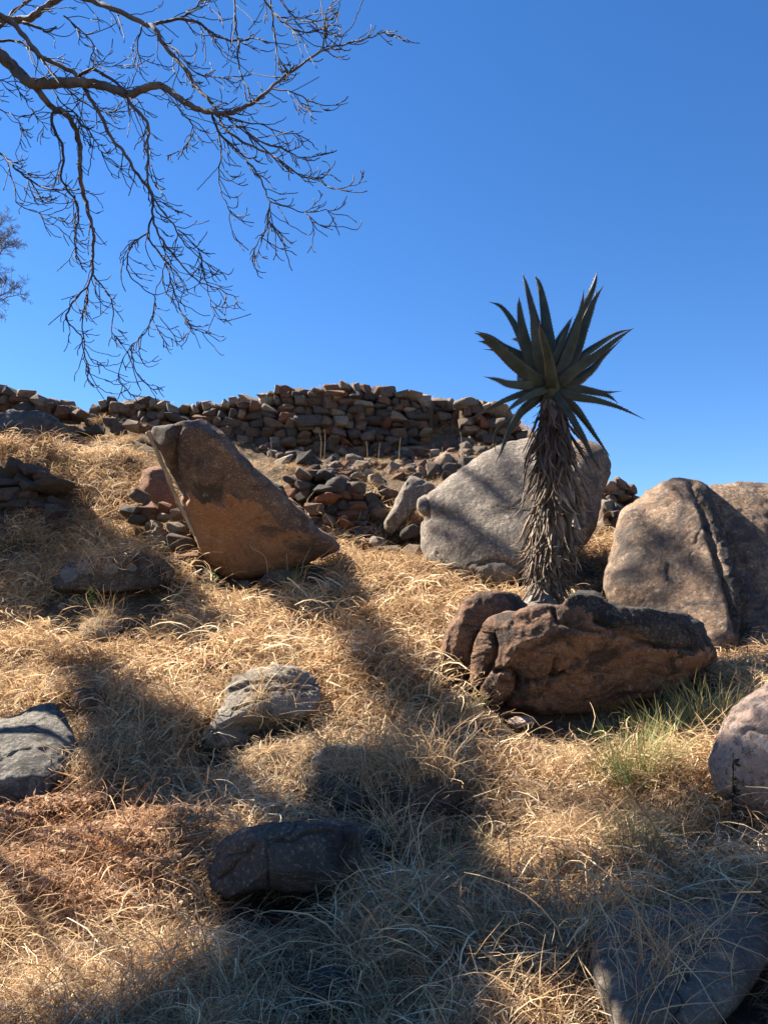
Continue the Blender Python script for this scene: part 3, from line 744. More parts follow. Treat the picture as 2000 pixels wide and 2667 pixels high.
wall('retaining_wall', 'collapsed shaded wall of flat stones in the grass at the left edge',
     [(-60,1210),(0,1212),(40,1205),(75,1200),(105,1216),(130,1245),(160,1285),(185,1320)], [(-60,1390),(80,1392),(185,1385)],
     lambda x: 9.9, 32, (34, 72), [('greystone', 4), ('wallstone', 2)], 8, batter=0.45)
wall('retaining_wall', 'small heap of pale stacked stones behind the right of the aloe',
     [(1560,1262),(1590,1246),(1610,1240),(1628,1244),(1640,1262),(1650,1300)], [(1560,1400),(1650,1400)],
     lambda x: 12.2, 27, (26, 46), [('wallstone', 3), ('greystone', 2), ('palestone', 1)], 9, batter=0.3)
# loose pile at the foot of the pole, and rubble on the terrace
random.seed(3)
pile = thing('rubble_pile', P(440, 1490, 9.6), 'sunlit pile of orange-tinted stones at the foot of the leaning pole', 'rubble pile')
for (x, y, wd, hh, mk, r) in [(1010,945,80,60,'palestone',.2),(1090,925,70,60,'palestone',-.3),(950,1000,80,80,'palestone',.5),(1100,1010,110,80,'palestone',-.1),(1000,1040,100,60,'palestone',.3),
        (975,1088,130,70,'palestone',.1),(1130,1112,165,85,'wallstone',.25),(960,1140,130,50,'wallstone',-.1),(1165,1205,175,120,'redstone',.3),(1140,1068,90,45,'redstone',0),(990,1178,90,50,'palestone',.2),
        (880,815,120,70,'wallstone',.3),(820,905,150,55,'greystone',.15),(935,895,110,80,'redstone',.4),(1030,885,80,60,'redstone',.2),(1180,1270,120,60,'greystone',.1),(900,1200,120,60,'greystone',0),(1050,1130,80,60,'greystone',0),
        (860,960,110,60,'greystone',.1),(930,950,80,60,'redstone',.1),(1070,1180,80,60,'greystone',.2),(880,1040,90,50,'wallstone',.2)]:
    stone(pile, x / 2.37, 950 + y / 2.37, 9.75 - (y - 900) * 0.0012, wd / 2.37 * 1.1, hh / 2.37 * 1.15, mk, rot=r, tilt=0.2)
random.seed(61)
bank = thing('rubble_bank', P(1000, 1220, 12.9), 'bank of tumbled small stones spilling between the upper and lower walls', 'rubble bank')
for k in range(290):
    x = random.uniform(655, 1270); y = random.uniform(1162, 1245)
    if x > 1130 and y > 1225: continue
    if x < 800 and y > 1160 + (x - 640) * 0.35: continue
    h = ground_hit(x, y + 4)
    if not h or h.y > 14.6: continue
    wd = random.choice((16, 20, 24, 30, 38)) * random.uniform(0.8, 1.2)
    stone(bank, x, y, h.y, wd, wd * random.uniform(0.5, 0.85), random.choice(('wallstone', 'wallstone', 'greystone', 'redstone', 'palestone')), tilt=0.35)
rub = [(765,588,110,80,'palestone','pale rounded stone half way along the terrace between the walls'),
       (805,618,100,60,'palestone','tan stone below the pale rounded one on the terrace'),
       (330,588,140,40,'palestone','flat pale slab on the terrace above the leaning boulder'),
       (640,628,110,45,'palestone','flat reddish slab just above the lower wall'),
       (890,722,110,75,'palestone','broad pale stone above the right end of the lower wall'),
       (1258,662,120,120,'granite_','round grey stone at the edge of the pale boulder'),
       (1342,650,90,90,'greystone','dark stone touching the round grey stone'),
       (1318,590,120,75,'palestone','pale angular stone on top of the grey stones by the pale boulder'),
       (1165,625,110,60,'wallstone','brown stone on the right part of the terrace'),
       (375,562,90,70,'greystone','dark stone behind the flat pale slab'),
       (455,585,120,80,'greystone','dark broad stone on the terrace right of the flat pale slab'),
       (1160,590,80,40,'wallstone','low stone at the foot of the upper wall on the right'),
       (960,630,90,40,'wallstone','thin brown stone lying among terrace stubble'),
       (1060,600,80,50,'redstone','reddish stone among terrace stubble'),
       (520,655,90,45,'greystone','dark flat stone behind the lower wall top'),
       (700,700,80,50,'wallstone','brown stone behind the right shoulder of the lower wall')]
for (x, y, wd, hh, mk, lab) in rub:
    mk = 'wallstone' if mk == 'granite_' else mk
    px, py = 600 + x / 2.37, 950 + y / 2.37
    h = ground_hit(px, py + hh / 2.37 * 0.35)
    Yr = min(max(h.y if h else 13, 11.6), 14.2)
    o = stone(None, px, py, Yr, wd / 2.37, hh / 2.37, mk, tilt=0.25, name='rock'); tag(o, lab, 'rock')
rub2 = [(690,352,90,60,'greystone','grey stone above the straw, left of the leaning boulder top'), (745,392,110,90,'wallstone','squarish brown stone beside the grey stone at left'),
        (545,415,120,70,'greystone','dark stone at the right end of the upper left dark boulder'), (620,405,80,70,'greystone','dark stone between the squarish brown stone and the dark boulder'),
        (830,385,120,60,'palestone','pale stone just left of the leaning boulder top'), (900,400,90,60,'wallstone','brown stone touching the pale stone by the boulder top'),
        (500,300,110,50,'wallstone','tan stone beside the yellow-green grass tuft')]
for (x, y, wd, hh, mk, lab) in rub2:
    o = stone(None, x / 2.37, 950 + y / 2.37, 13.3, wd / 2.37, hh / 2.37, mk, tilt=0.25, name='rock'); tag(o, lab, 'rock')
def st(px, py, Y, wd, hh, mk, lab):
    o = stone(None, px, py, Y, wd, hh, mk, tilt=0.3, name='rock'); tag(o, lab, 'rock')
st(925,1468,10.6,60,34,'wallstone','grey stone tumbled at the foot of the lower wall, left')
st(985,1415,10.7,44,34,'palestone','pale stone at the foot of the lower wall, beside the leaning slab')
st(1020,1440,10.6,70,44,'wallstone','crumbly tan stone between lower wall and pale boulder')
st(1070,1385,10.7,60,34,'greystone','flat dark stone in the gap left of the pale boulder')
st(1075,1450,10.5,56,50,'wallstone','rounded brown stone against the pale boulder foot')
st(955,1420,10.8,46,36,'redstone','orange-brown stone low in the lower wall rubble')
st(895,1490,10.3,50,26,'greystone','low dark stone beside the tip of the leaning boulder')
st(1290,1460,9.5,60,40,'wallstone','brown stone at the foot of the pale boulder')
st(760,1700,7.1,60,26,'wallstone','small sunlit stone in the straw at centre')

# leaning dead pole
pm = MB(); L = spline([(386,1124,8.42),(402,1160,8.48),(430,1225,8.6),(458,1290,8.75),(480,1340,8.85),(507,1392,8.95)], 26)
pm.tube([P(*q) + Vector(noise.noise_vector(Vector(q) * 0.05)) * 0.012 for q in L], [0.028 * (1 - 0.4 * k / 25) + 0.004 * math.sin(k * 1.7) for k in range(26)], 8)
pole = pm.build('dead_pole', M['deadwood']); recentre(pole, P(507, 1392, 8.95)); tag(pole, 'thin pale dead pole leaning on the left side of the big brown boulder', 'pole')

# ------------------------------------------------------------------ aloe
random.seed(21)
A4 = lambda x, y: (1150 + x / 2.765, 680 + y / 2.765)
AY = 7.15
base_pt = P(1415, 1570, AY)
aloe = thing('aloe', base_pt, 'tall single-stemmed aloe with a spiky dark green rosette above a skirt of dead leaves', 'aloe')
tb = MB()
tp = spline([(1412,1600,AY),(1415,1540,AY),(1422,1480,AY),(1432,1380,AY),(1440,1250,AY),(1440,1130,AY),(1434,1060,AY),(1434,1045,AY)], 40)
tr = np.interp(np.linspace(0, 1, 40), [0, 0.06, 0.14, 0.5, 0.9, 1], [0.30, 0.20, 0.12, 0.12, 0.10, 0.08])
base = len(tb.v); tb.tube([P(*q) for q in tp], tr, 20)
for i, v in enumerate(tb.v):
    row = i // 20; c = P(*tp[min(row, 39)]); d = (v - c)
    tb.v[i] = c + d * (1 + 0.22 * noise.noise(Vector((math.atan2(d.y, d.x) * 2.2, row * 0.12, 3))))
tb.build('trunk', M['aloetrunk'], aloe)
# leaves: spine in crop pixels, half width, depth of tip (negative = towards camera), lightness (light on the sunlit leaf put into its colour)
LV = [
 ([(650,780),(590,600),(520,450),(430,330),(340,293)],38,0.35,1.0),
 ([(700,820),(620,640),(580,480),(560,340),(557,258)],48,-0.15,1.0),
 ([(745,740),(690,500),(650,340),(610,180),(580,85)],40,0.15,0.8),
 ([(800,740),(760,500),(735,320),(703,170),(667,100)],48,0.10,0.8),
 ([(765,880),(700,700),(668,500),(655,350),(653,260)],44,-0.30,0.9),
 ([(790,900),(785,790),(755,640),(722,530),(700,445)],42,-0.55,1.0),
 ([(830,820),(900,640),(1000,400),(1070,240),(1105,140),(1116,72)],42,0.15,0.8),
 ([(845,820),(920,640),(970,480),(1005,340),(1023,206)],42,-0.30,1.1),
 ([(870,830),(970,640),(1040,420),(1100,280),(1164,176)],46,-0.10,0.9),
 ([(900,800),(1000,560),(1060,400),(1095,300),(1113,208)],35,0.2,0.7),
 ([(800,660),(855,550),(905,465),(942,398)],30,0.1,0.7),
 ([(815,700),(850,620),(900,500),(930,420)],30,-0.1,0.6),
 ([(850,880),(950,790),(1100,690),(1250,570),(1382,482)],46,-0.30,0.9),
 ([(900,850),(1010,690),(1130,600),(1260,520),(1378,488)],34,0.25,0.7),
 ([(870,890),(960,860),(1080,780),(1160,690),(1300,560)],44,0.1,0.8),
 ([(740,890),(620,810),(480,695),(370,590),(300,540),(233,517)],50,-0.35,0.9),
 ([(700,780),(600,700),(450,620),(350,545),(243,503)],40,0.25,0.7),
 ([(660,850),(520,750),(410,650),(330,590),(260,578)],40,0.0,0.8),
 ([(700,900),(600,895),(480,885),(400,855),(300,831)],38,-0.25,1.9),
 ([(740,920),(600,950),(450,1005),(320,1075),(180,1150)],28,-0.15,0.9),
 ([(760,920),(640,965),(560,1010),(500,1055),(450,1095)],30,-0.35,0.9),
 ([(730,960),(600,1055),(520,1160),(470,1260),(430,1360),(388,1455)],32,0.0,0.8),
 ([(710,990),(590,1080),(500,1150),(400,1215),(378,1300),(392,1380)],24,0.2,0.7),
 ([(850,920),(960,912),(1080,932),(1180,946),(1297,936)],30,0.25,0.7),
 ([(850,930),(960,920),(1100,945),(1200,972),(1273,1026)],34,-0.1,0.9),
 ([(850,945),(980,980),(1120,1005),(1280,1055),(1462,1141)],34,-0.3,0.8),
 ([(830,960),(950,1050),(1030,1150),(1120,1280),(1212,1407)],34,0.1,0.7),
 ([(820,960),(890,1060),(960,1165),(1010,1235),(1062,1312)],30,-0.35,1.2),
 ([(880,1020),(970,1190),(1040,1320),(1100,1440),(1162,1527)],26,-0.1,0.7),
 ([(660,760),(560,690),(440,650),(300,635)],30,0.4,0.6),
 ([(680,720),(600,610),(540,565),(500,563)],22,0.45,0.6),
 ([(900,900),(1000,860),(1060,820),(1092,812)],28,0.4,0.6),
 ([(900,905),(980,880),(1045,858)],26,0.3,0.6),
 ([(570,860),(563,800),(562,740)],22,0.5,0.5),
]
ctr_a = P(*A4(785, 905), AY)
for (pts, hw, dyt, lum) in LV:
    pp = [(785 + (pts[0][0] - 785) * 0.45, 905 + (pts[0][1] - 905) * 0.45)] + pts
    n = 22; S = spline(pp, n); hwm = hw * 0.86 / 2.765 * mpp(AY)
    spine = []
    for k in range(n):
        u = k / (n - 1); x, y = A4(*S[k])
        dy = dyt * math.sin(u * 1.35) * 0.9
        spine.append(P(x, y, AY + dy))
    vs = []; cs = []; fs = []; seg = 12
    for k in range(n):
        u = k / (n - 1)
        t = (spine[min(k + 1, n - 1)] - spine[max(k - 1, 0)]).normalized()
        # inner face looks to the axis (up and inwards)
        outw = (spine[k] - ctr_a); outw = Vector((outw.x, outw.y - 0.25, outw.z * 0.4)); outw = outw - t * outw.dot(t)
        if outw.length < 1e-3: outw = Vector((0, -1, 0))
        view = (spine[k] - CAM).normalized(); side = t.cross(view).normalized(); nn = side.cross(t).normalized()
        wdt = hwm * (0.62 + 0.5 * math.sin(min(u / 0.35, 1) * math.pi / 2)) * (1 - max(0, (u - 0.33) / 0.67) ** 1.15) ** 0.95
        wdt = max(wdt, 0.0015)
        th = wdt * 0.30 + 0.004 * (1 - u)
        sgn = 1 if (dyt >= 0) else -1
        for j in range(seg):
            a = 2 * math.pi * j / seg
            cx, sx = math.cos(a), math.sin(a)
            keel = th * sx + sgn * wdt * 0.28 * (cx * cx - 0.5)       # gutter-shaped cross-section
            vs.append(spine[k] + side * (wdt * cx) + nn * keel)
            tipf = max(0, u - 0.82) / 0.18
            g = Vector((0.016, 0.027, 0.020)) * (0.75 + 0.35 * lum) * random.uniform(0.95, 1.05)
            edge = abs(cx) ** 6
            g = g.lerp(Vector((0.12, 0.06, 0.04)), min(0.5 * edge + 0.75 * tipf, 1))
            cs.append(tuple(g))
    for k in range(n - 1):
        for j in range(seg):
            j2 = (j + 1) % seg; fs.append((k * seg + j, k * seg + j2, (k + 1) * seg + j2, (k + 1) * seg + j))
    fs.append(tuple(range(seg))[::-1]); fs.append(tuple((n - 1) * seg + j for j in range(seg)))
    mb = MB(); mb.v = vs; mb.f = fs; mb.c = cs
    # marginal thorns
    for k in range(2, n - 3):
        for s_ in (0, seg // 2):
            for q in (0.0, 0.5):
                a = vs[k * seg + s_].lerp(vs[(k + 1) * seg + s_], q); o = (a - spine[k]).normalized(); t = (spine[k + 1] - spine[k]).normalized()
                b = len(mb.v); r_ = 0.006
                mb.v += [a - t * r_ - o * 0.004, a + t * r_ - o * 0.004, a + o * 0.013 + t * 0.004, a + Vector((0, r_ * 0.7, 0)) - o * 0.004]
                mb.f += [(b, b + 1, b + 2), (b + 1, b + 3, b + 2), (b + 3, b, b + 2)]
                mb.c += [(0.09, 0.05, 0.035)] * 4
    mb.build('leaf', M['aloe'], aloe)
# rosette heart
hm = MB(); hm.tube([P(1434, 1040, AY), P(1434, 1015, AY), P(1434, 985, AY), P(1434, 955, AY), P(1434, 930, AY)], [0.08, 0.11, 0.10, 0.06, 0.01], 14, col=(0.03, 0.045, 0.03))
hm.build('heart', M['aloe'], aloe)
# skirt of dead leaves (300)
for k in range(300):
    lay = k / 299.0
    py0 = 1012 + (1505 - 1012) * (lay ** 0.9) + random.uniform(-15, 15)
    an = random.uniform(0, 2 * math.pi) if random.random() < 0.25 else random.gauss(-math.pi / 2, 0.95)   # most on the side one can see
    tx = float(np.interp(py0, [1000, 1130, 1250, 1380, 1480, 1540], [1434, 1440, 1440, 1432, 1422, 1415]))
    c0 = P(tx, py0, AY)
    rad0 = float(np.interp(py0, [1010, 1060, 1150, 1400, 1510], [0.05, 0.09, 0.12, 0.11, 0.09]))
    out = Vector((math.cos(an), math.sin(an), 0)); tang = Vector((-math.sin(an), math.cos(an), 0))
    ln = random.uniform(0.32, 0.62) * (1.0 if py0 < 1380 else 0.5) * random.uniform(0.7, 1.25)
    spread = float(np.interp(py0, [1010, 1120, 1300, 1420, 1500], [0.05, 0.13, 0.12, 0.07, 0.04])) * random.uniform(0.5, 1.9)
    curl = random.uniform(-0.4, 1.5) if lay > 0.25 else random.uniform(-0.2, 0.4)
    n = 9; pts = []; sway = random.uniform(-0.09, 0.09); ph = random.uniform(0, 6)
    for i in range(n):
        u = i / (n - 1)
        r = rad0 + spread * math.sin(min(u * 1.5, 1.57)) + curl * 0.10 * max(0, u - 0.65) ** 1.2 * 3
        z = -ln * u + (max(0, u - 0.7) ** 1.5 * curl * ln * 1.1)
        pts.append(c0 + out * r + Vector((0, 0, z)) + tang * (sway * u * u * 2 + 0.012 * math.sin(u * 7 + ph)))
    w0 = random.choice((0.012, 0.018, 0.024, 0.032, 0.042))
    if py0 < 1120: cb = Vector((0.105, 0.060, 0.042))
    elif py0 < 1200: cb = Vector((0.17, 0.115, 0.08))
    else: cb = Vector((0.30, 0.235, 0.17)).lerp(Vector((0.20, 0.13, 0.085)), random.random() ** 2)
    cb = cb * random.choice((0.25, 0.45, 0.7, 0.95, 1.2))
    mb = MB(); vs = []; seg = 5
    roll = random.uniform(-0.7, 0.7)
    for i in range(n):
        u = i / (n - 1); t = (pts[min(i + 1, n - 1)] - pts[max(i - 1, 0)]).normalized()
        sd_ = (tang * math.cos(roll + u * 1.2) + out * math.sin(roll + u * 1.2)); sd_ = (sd_ - t * sd_.dot(t)).normalized(); nn = t.cross(sd_)
        wd = w0 * (1 - u ** 2.2 * 0.9) * (0.75 + 0.3 * math.sin(u * 9 + ph)); th = wd * 0.35 + 0.002
        for j in range(seg):
            a = 2 * math.pi * j / seg; mb.v.append(pts[i] + sd_ * math.cos(a) * wd + nn * math.sin(a) * th); mb.c.append(tuple(cb))
    for i in range(n - 1):
        for j in range(seg):
            j2 = (j + 1) % seg; mb.f.append((i * seg + j, i * seg + j2, (i + 1) * seg + j2, (i + 1) * seg + j))
    mb.build('dead_leaf', M['dead'], aloe)
# finer frayed leaf remains filling the skirt
mb = MB()
for k in range(300):
    py0 = random.uniform(1020, 1520); an = random.uniform(0, 2 * math.pi)
    tx = float(np.interp(py0, [1000, 1130, 1250, 1380, 1480, 1540], [1434, 1440, 1440, 1432, 1422, 1415]))
    c0 = P(tx, py0, AY); out = Vector((math.cos(an), math.sin(an), 0)); tang = Vector((-out.y, out.x, 0))
    ln = random.uniform(0.2, 0.45); sp2 = random.uniform(0.05, 0.16) if py0 > 1080 else random.uniform(0.01, 0.06)
    cu = random.uniform(0, 0.12); sw = random.uniform(-0.08, 0.08)
    pts = [c0 + out * (0.08 + sp2 * math.sin(u * 1.6) + cu * max(0, u - .6) * 2) + Vector((0, 0, -ln * u + cu * max(0, u - .7) * 2)) + tang * sw * u * u for u in (0, .25, .5, .7, .85, 1)]
    cb = (Vector((0.10, 0.06, 0.045)) if py0 < 1130 else Vector((0.13, 0.09, 0.065))) * random.uniform(0.4, 1.1)
    mb.tube(pts, [0.008, 0.011, 0.010, 0.008, 0.006, 0.003], 4, col=tuple(cb))
sk = mb.build('dead_leaf_fringe', M['dead'], aloe); sk['kind'] = 'stuff'

# ------------------------------------------------------------------ bare tree hanging in from the upper left
F1 = 1 / 1.508
TY = 6.0
BR = [  # (points in crop pixels, r0, r1 in crop pixels, depth start, depth end)
 ([(-420,90),(-220,110),(-100,160),(0,215),(60,270),(110,318),(160,330),(240,325),(330,325),(400,335),(460,355),(510,372),(560,350),(620,335),(660,352),(710,390),(770,425),(830,440),(900,445),(950,425)],34,10,6.2,5.6),
 ([(950,425),(1000,400),(1060,350),(1110,305),(1170,265),(1230,220),(1290,190),(1350,175),(1420,155),(1465,145),(1490,130),(1535,132)],9,1.6,5.6,5.4),
 ([(1060,350),(1120,355),(1180,375),(1220,400),(1300,415),(1365,405)],4,1.6,5.6,5.5),
 ([(1330,180),(1355,130),(1390,95),(1395,70)],3,1.6,5.5,5.4),
 ([(1270,195),(1275,120),(1280,60),(1300,20),(1330,-10)],4,2,5.5,5.3),
 ([(130,325),(170,380),(210,425),(250,440),(290,490),(315,570),(315,640),(320,720),(340,800),(360,880),(370,920),(365,1000),(365,1080)],16,6,6.1,6.2),
 ([(365,1080),(340,1130),(300,1170),(270,1220),(262,1250),(290,1290),(320,1320),(330,1380),(345,1430),(365,1490),(400,1530),(440,1545)],5,1.6,6.2,6.3),
 ([(365,1080),(400,1120),(440,1180),(445,1250),(440,1300),(480,1345),(520,1360)],4,1.6,6.2,6.1),
 ([(250,440),(205,450),(215,510),(245,570),(250,640),(240,690),(265,745),(300,790),(310,850),(300,900),(295,960),(310,1020),(340,1070)],8,2.5,6.1,6.3),
 ([(345,1130),(345,1180),(325,1240),(330,1330),(345,1390),(380,1420),(415,1425)],4,1.6,6.2,6.2),
 ([(-300,0),(-150,40),(-40,60),(30,78),(110,75),(150,50),(200,15),(260,-15),(330,-8),(400,18),(470,45),(560,90),(610,112),(640,170),(700,240),(745,290),(760,330),(810,380),(850,430),(880,500),(960,560),(1050,600),(1100,630),(1180,690),(1240,705),(1310,740),(1380,730),(1440,710)],20,1.6,6.4,5.6),
 ([(-200,20),(-60,40),(0,60),(60,100),(110,160),(160,220),(200,240),(260,270),(310,300),(340,360),(370,410),(400,460),(440,545),(490,600),(530,670),(570,720),(600,765),(600,840),(615,900),(650,960),(690,1010),(740,1070),(790,1110),(850,1130),(910,1160),(940,1165)],15,1.7,6.0,5.9),
 ([(500,370),(515,410),(560,455),(585,500),(580,560),(583,620),(580,700),(600,770),(640,830),(680,880),(720,950),(760,990),(830,1050),(870,1075)],9,1.7,5.8,5.7),
 ([(310,300),(360,272),(420,300),(470,335),(500,365)],8,6,5.9,5.8),
 ([(600,850),(580,920),(600,960),(640,1010),(660,1060),(680,1130),(700,1190),(720,1240),(760,1290),(820,1310),(880,1322)],5,1.6,5.9,5.8),
 ([(580,920),(540,940),(510,980),(500,1040),(510,1080),(560,1130),(610,1170),(600,1240),(620,1290),(650,1320),(690,1340),(718,1372)],4,1.6,5.9,6.0),
 ([(610,1170),(600,1250),(560,1320),(520,1355),(480,1420),(470,1490),(500,1530),(518,1562)],3,1.6,6.0,6.1),
 ([(520,1355),(520,1400),(540,1470),(580,1510),(605,1510)],3,1.6,6.1,6.1),
 ([(640,950),(650,1010),(640,1080),(650,1140),(690,1200),(740,1260),(790,1370)],3,1.5,5.9,5.9),
 ([(700,900),(780,980),(800,1060),(820,1150),(840,1230),(885,1270)],3,1.5,5.8,5.8),
 ([(830,440),(860,520),(900,560),(960,620),(1010,680),(1040,740),(1060,790),(1120,810),(1200,835),(1280,825),(1312,845)],6,1.6,5.7,5.5),
 ([(1060,790),(1060,860),(1030,940),(1010,1012)],3,1.5,5.5,5.5),
 ([(1055,870),(1100,910),(1138,920)],2.5,1.5,5.5,5.5),
 ([(860,520),(870,600),(860,680),(870,760),(900,820),(905,880),(932,945)],4,1.5,5.7,5.8),
 ([(1200,835),(1250,880),(1308,905)],2.5,1.5,5.5,5.4),
 ([(880,450),(960,480),(1030,490),(1100,520),(1160,525),(1192,515)],4,1.5,5.6,5.5),
 ([(940,490),(1030,560),(1100,580),(1160,610),(1210,620),(1262,598)],4,1.5,5.6,5.5),
 ([(900,470),(1000,550),(1100,640),(1170,680),(1230,700),(1290,670)],4,1.5,5.6,5.4),
 ([(610,95),(700,75),(780,90),(830,130),(890,155),(940,160),(1000,150),(1050,165)],8,3,6.1,5.9),
 ([(700,75),(760,40),(790,5),(850,-5)],5,3,6.1,6.1),
 ([(940,160),(935,230),(950,300),(975,350),(985,400)],5,3,5.9,5.6),
 ([(915,-60),(925,60),(930,130),(940,170)],5,4,5.9,5.9),
 ([(1050,-60),(1070,60),(1080,150),(1095,240),(1110,285)],5,2.5,5.8,5.6),
 ([(1010,-40),(1060,30),(1100,80),(1180,125),(1250,120),(1310,95)],5,2,5.6,5.5),
 ([(1080,-40),(1150,60),(1220,85),(1312,70)],4,2,5.6,5.5),
 ([(1160,105),(1190,160),(1210,185)],3,1.5,5.6,5.5),
 ([(-250,500),(-100,540),(0,600),(50,650),(110,700),(180,740),(240,745),(310,745)],7,3,6.3,6.2),
 ([(30,640),(60,740),(70,800),(140,830),(200,850),(262,860)],3,1.5,6.3,6.3),
 ([(110,705),(140,780),(200,795),(268,800)],2.5,1.5,6.3,6.3),
 ([(160,835),(180,890),(200,928)],2.5,1.5,6.3,6.3),
 ([(-120,150),(0,160),(80,165),(150,220),(220,300),(300,380),(380,430),(440,440),(500,435)],7,1.6,6.3,6.3),
 ([(90,90),(160,110),(180,125),(225,108)],8,4,6.2,6.2),
 ([(220,440),(290,440),(340,500),(380,560),(400,600),(450,650),(520,670)],4,1.6,6.1,6.0),
 ([(200,330),(240,400),(300,450),(330,530),(360,580)],4,1.8,6.1,6.1),
 ([(620,330),(700,420),(760,500),(740,560),(700,600)],3,1.5,5.8,5.9),
 ([(560,100),(540,180),(545,240),(520,330)],4,1.8,6.0,5.9),
 ([(640,170),(700,200),(760,280),(830,300),(900,310)],4,1.8,5.9,5.8),
 ([(250,60),(330,130),(370,180),(360,240),(420,260),(500,255)],4,1.6,6.2,6.2),
 ([(-60,130),(10,100),(60,40),(120,0),(150,-40)],9,5,6.5,6.5),
 ([(-150,330),(-60,380),(0,430),(50,450),(80,490),(85,550)],4,1.6,6.4,6.4),
 ([(-80,300),(20,320),(80,360),(130,440),(190,510)],3,1.5,6.4,6.4),
]
random.seed(99)
root_pt = Vector((-5.6, 6.8, float(gz(-5.6, 6.8)[0]) - 0.1))
tree = thing('bare_tree', root_pt, 'leafless dark tree whose drooping twigs hang into the sky from the upper left', 'tree')
junction = P(-420 * F1, 90 * F1, 6.2)
tm = MB()
tt = spline([tuple(root_pt), (-5.55, 6.7, root_pt.z + 1.2), (-5.2, 6.5, root_pt.z + 2.4), (-4.7, 6.4, root_pt.z + 3.4), tuple(junction)], 24)
tm.tube([Vector(q) + Vector(noise.noise_vector(Vector(q) * 1.3)) * 0.05 for q in tt], list(np.linspace(0.26, 0.085, 24)), 14)
tm.build('trunk', M['bark'], tree)
def sway_pts(pts, d0, d1, n):
    S = spline([(x * F1, y * F1) for x, y in pts], n)
    ph = random.uniform(0, 9); am = random.uniform(0.02, 0.07)
    return [(S[k][0] + 1.2 * math.sin(k * 1.3 + ph), S[k][1] + 1.2 * math.cos(k * 1.1 + ph), d0 + (d1 - d0) * k / (n - 1) + am * math.sin(k * 0.35 + ph)) for k in range(n)]
def twig_path(x, y, Y, ang, ln, bendu, steps=7):
    """grows in the plane of sight with drift in depth; ang in degrees from +x, y down"""
    pts = [(x, y, Y)]; dY = random.uniform(-0.25, 0.25) / steps * ln / 60
    for k in range(steps):
        u = (k + 1) / steps
        a = ang - bendu * u ** 1.6 + 12 * math.sin(k * 1.9 + x)
        x += math.cos(R(a)) * ln / steps; y += math.sin(R(a)) * ln / steps; Y += dY
        pts.append((x, y, Y))
    return pts
n_tw = 0
for bi, (pts, r0, r1, d0, d1) in enumerate(BR):
    length = sum(math.hypot(a[0] - b[0], a[1] - b[1]) for a, b in zip(pts[:-1], pts[1:])) * F1
    n = max(8, int(length / 7)); path = sway_pts(pts, d0, d1, n)
    W = [P(*q) for q in path]
    rr = []
    for k in range(n):
        u = k / (n - 1); rpx = (r0 + (r1 - r0) * u ** 0.8) * F1 * 0.92
        rr.append(max(rpx, 1.0) * mpp(path[k][2]) * (1 + 0.10 * noise.noise(Vector((k * 0.7, bi, 0)))))
    bm_ = MB(); bm_.tube(W, rr, 10 if r0 > 8 else 6)
    b = bm_.build('branch', M['bark'] if r0 > 8 else M['twig'], tree)
    tw = MB()
    s = 0.0; k = 1 if r0 < 12 else max(2, n // 6)
    while k < n - 1:
        if path[k][0] < -120 or path[k][1] < -120: k += 2; continue
        prog = k / (n - 1)
        dxy = (path[min(k + 1, n - 1)][0] - path[k - 1][0], path[min(k + 1, n - 1)][1] - path[k - 1][1])
        hd = math.degrees(math.atan2(dxy[1], dxy[0]))
        side = random.choice((-1, 1))
        ang = hd + side * random.uniform(8, 58)
        # twigs droop first, then their tips lift to the right
        ang = ang * 0.8 + 45 * 0.2
        ln = random.choice((24, 40, 55, 70, 90, 120)) * random.uniform(0.8, 1.1) * (1.1 - 0.5 * prog)
        rt = min(rr[k] * 0.55, 1.55 * mpp(path[k][2]))
        tp_ = twig_path(*path[k], ang, ln, random.uniform(-45, 80))
        nt_ = len(tp_)
        tw.tube([P(*q) for q in tp_], [max(rt * (1 - 0.35 * i / (nt_ - 1)), 0.0038) for i in range(nt_)], 4); n_tw += 1
        for i in range(2, nt_):
            if random.random() < 0.22:
                s2 = random.choice((-1, 1)); a2 = math.degrees(math.atan2(tp_[i][1] - tp_[i - 1][1], tp_[i][0] - tp_[i - 1][0])) + s2 * random.uniform(15, 40)
                t2 = twig_path(*tp_[i], a2, random.uniform(12, 40), random.uniform(10, 80), 4)
                tw.tube([P(*q) for q in t2], [0.0042, 0.0039, 0.0036, 0.0034, 0.003], 4); n_tw += 1
        k += random.choice((1, 1, 2, 2, 3, 4, 6)) if r0 < 12 else random.choice((3, 4, 5))
    if tw.v:
        t_ = tw.build('twigs', M['twig'], None); t_['kind'] = 'stuff'
        t_.parent = b
print('twigs', n_tw)

# second, farther bare tree at the left edge
far_root = Vector((-11.8, 17.5, float(gz(-11.8, 17.5)[0]) - 0.1))
ft = thing('bare_tree', far_root, 'pale fine-twigged distant tree cut by the left edge', 'tree')
m1 = MB(); fj = P(-260, 760, 17.5)
m1.tube([far_root, far_root.lerp(fj, 0.5) + Vector((0.15, 0, 0)), fj], [0.2, 0.16, 0.12], 10); m1.build('trunk', M['bark'], ft)
m2 = MB(); random.seed(12)
def grow(mbx, x, y, Y, ang, ln, r, lvl):
    tp_ = twig_path(x, y, Y, ang, ln, random.uniform(-30, 30), 6)
    mbx.tube([P(*q) for q in tp_], [max(r * (1 - 0.5 * i / 6), 0.004) for i in range(7)], 4)
    if lvl == 0: return
    for i in range(2, 7):
        for _ in range(1):
            if random.random() < 0.9: grow(mbx, *tp_[i], ang + random.choice((-1, 1)) * random.uniform(20, 55), ln * random.uniform(0.42, 0.62), r * 0.55, lvl - 1)
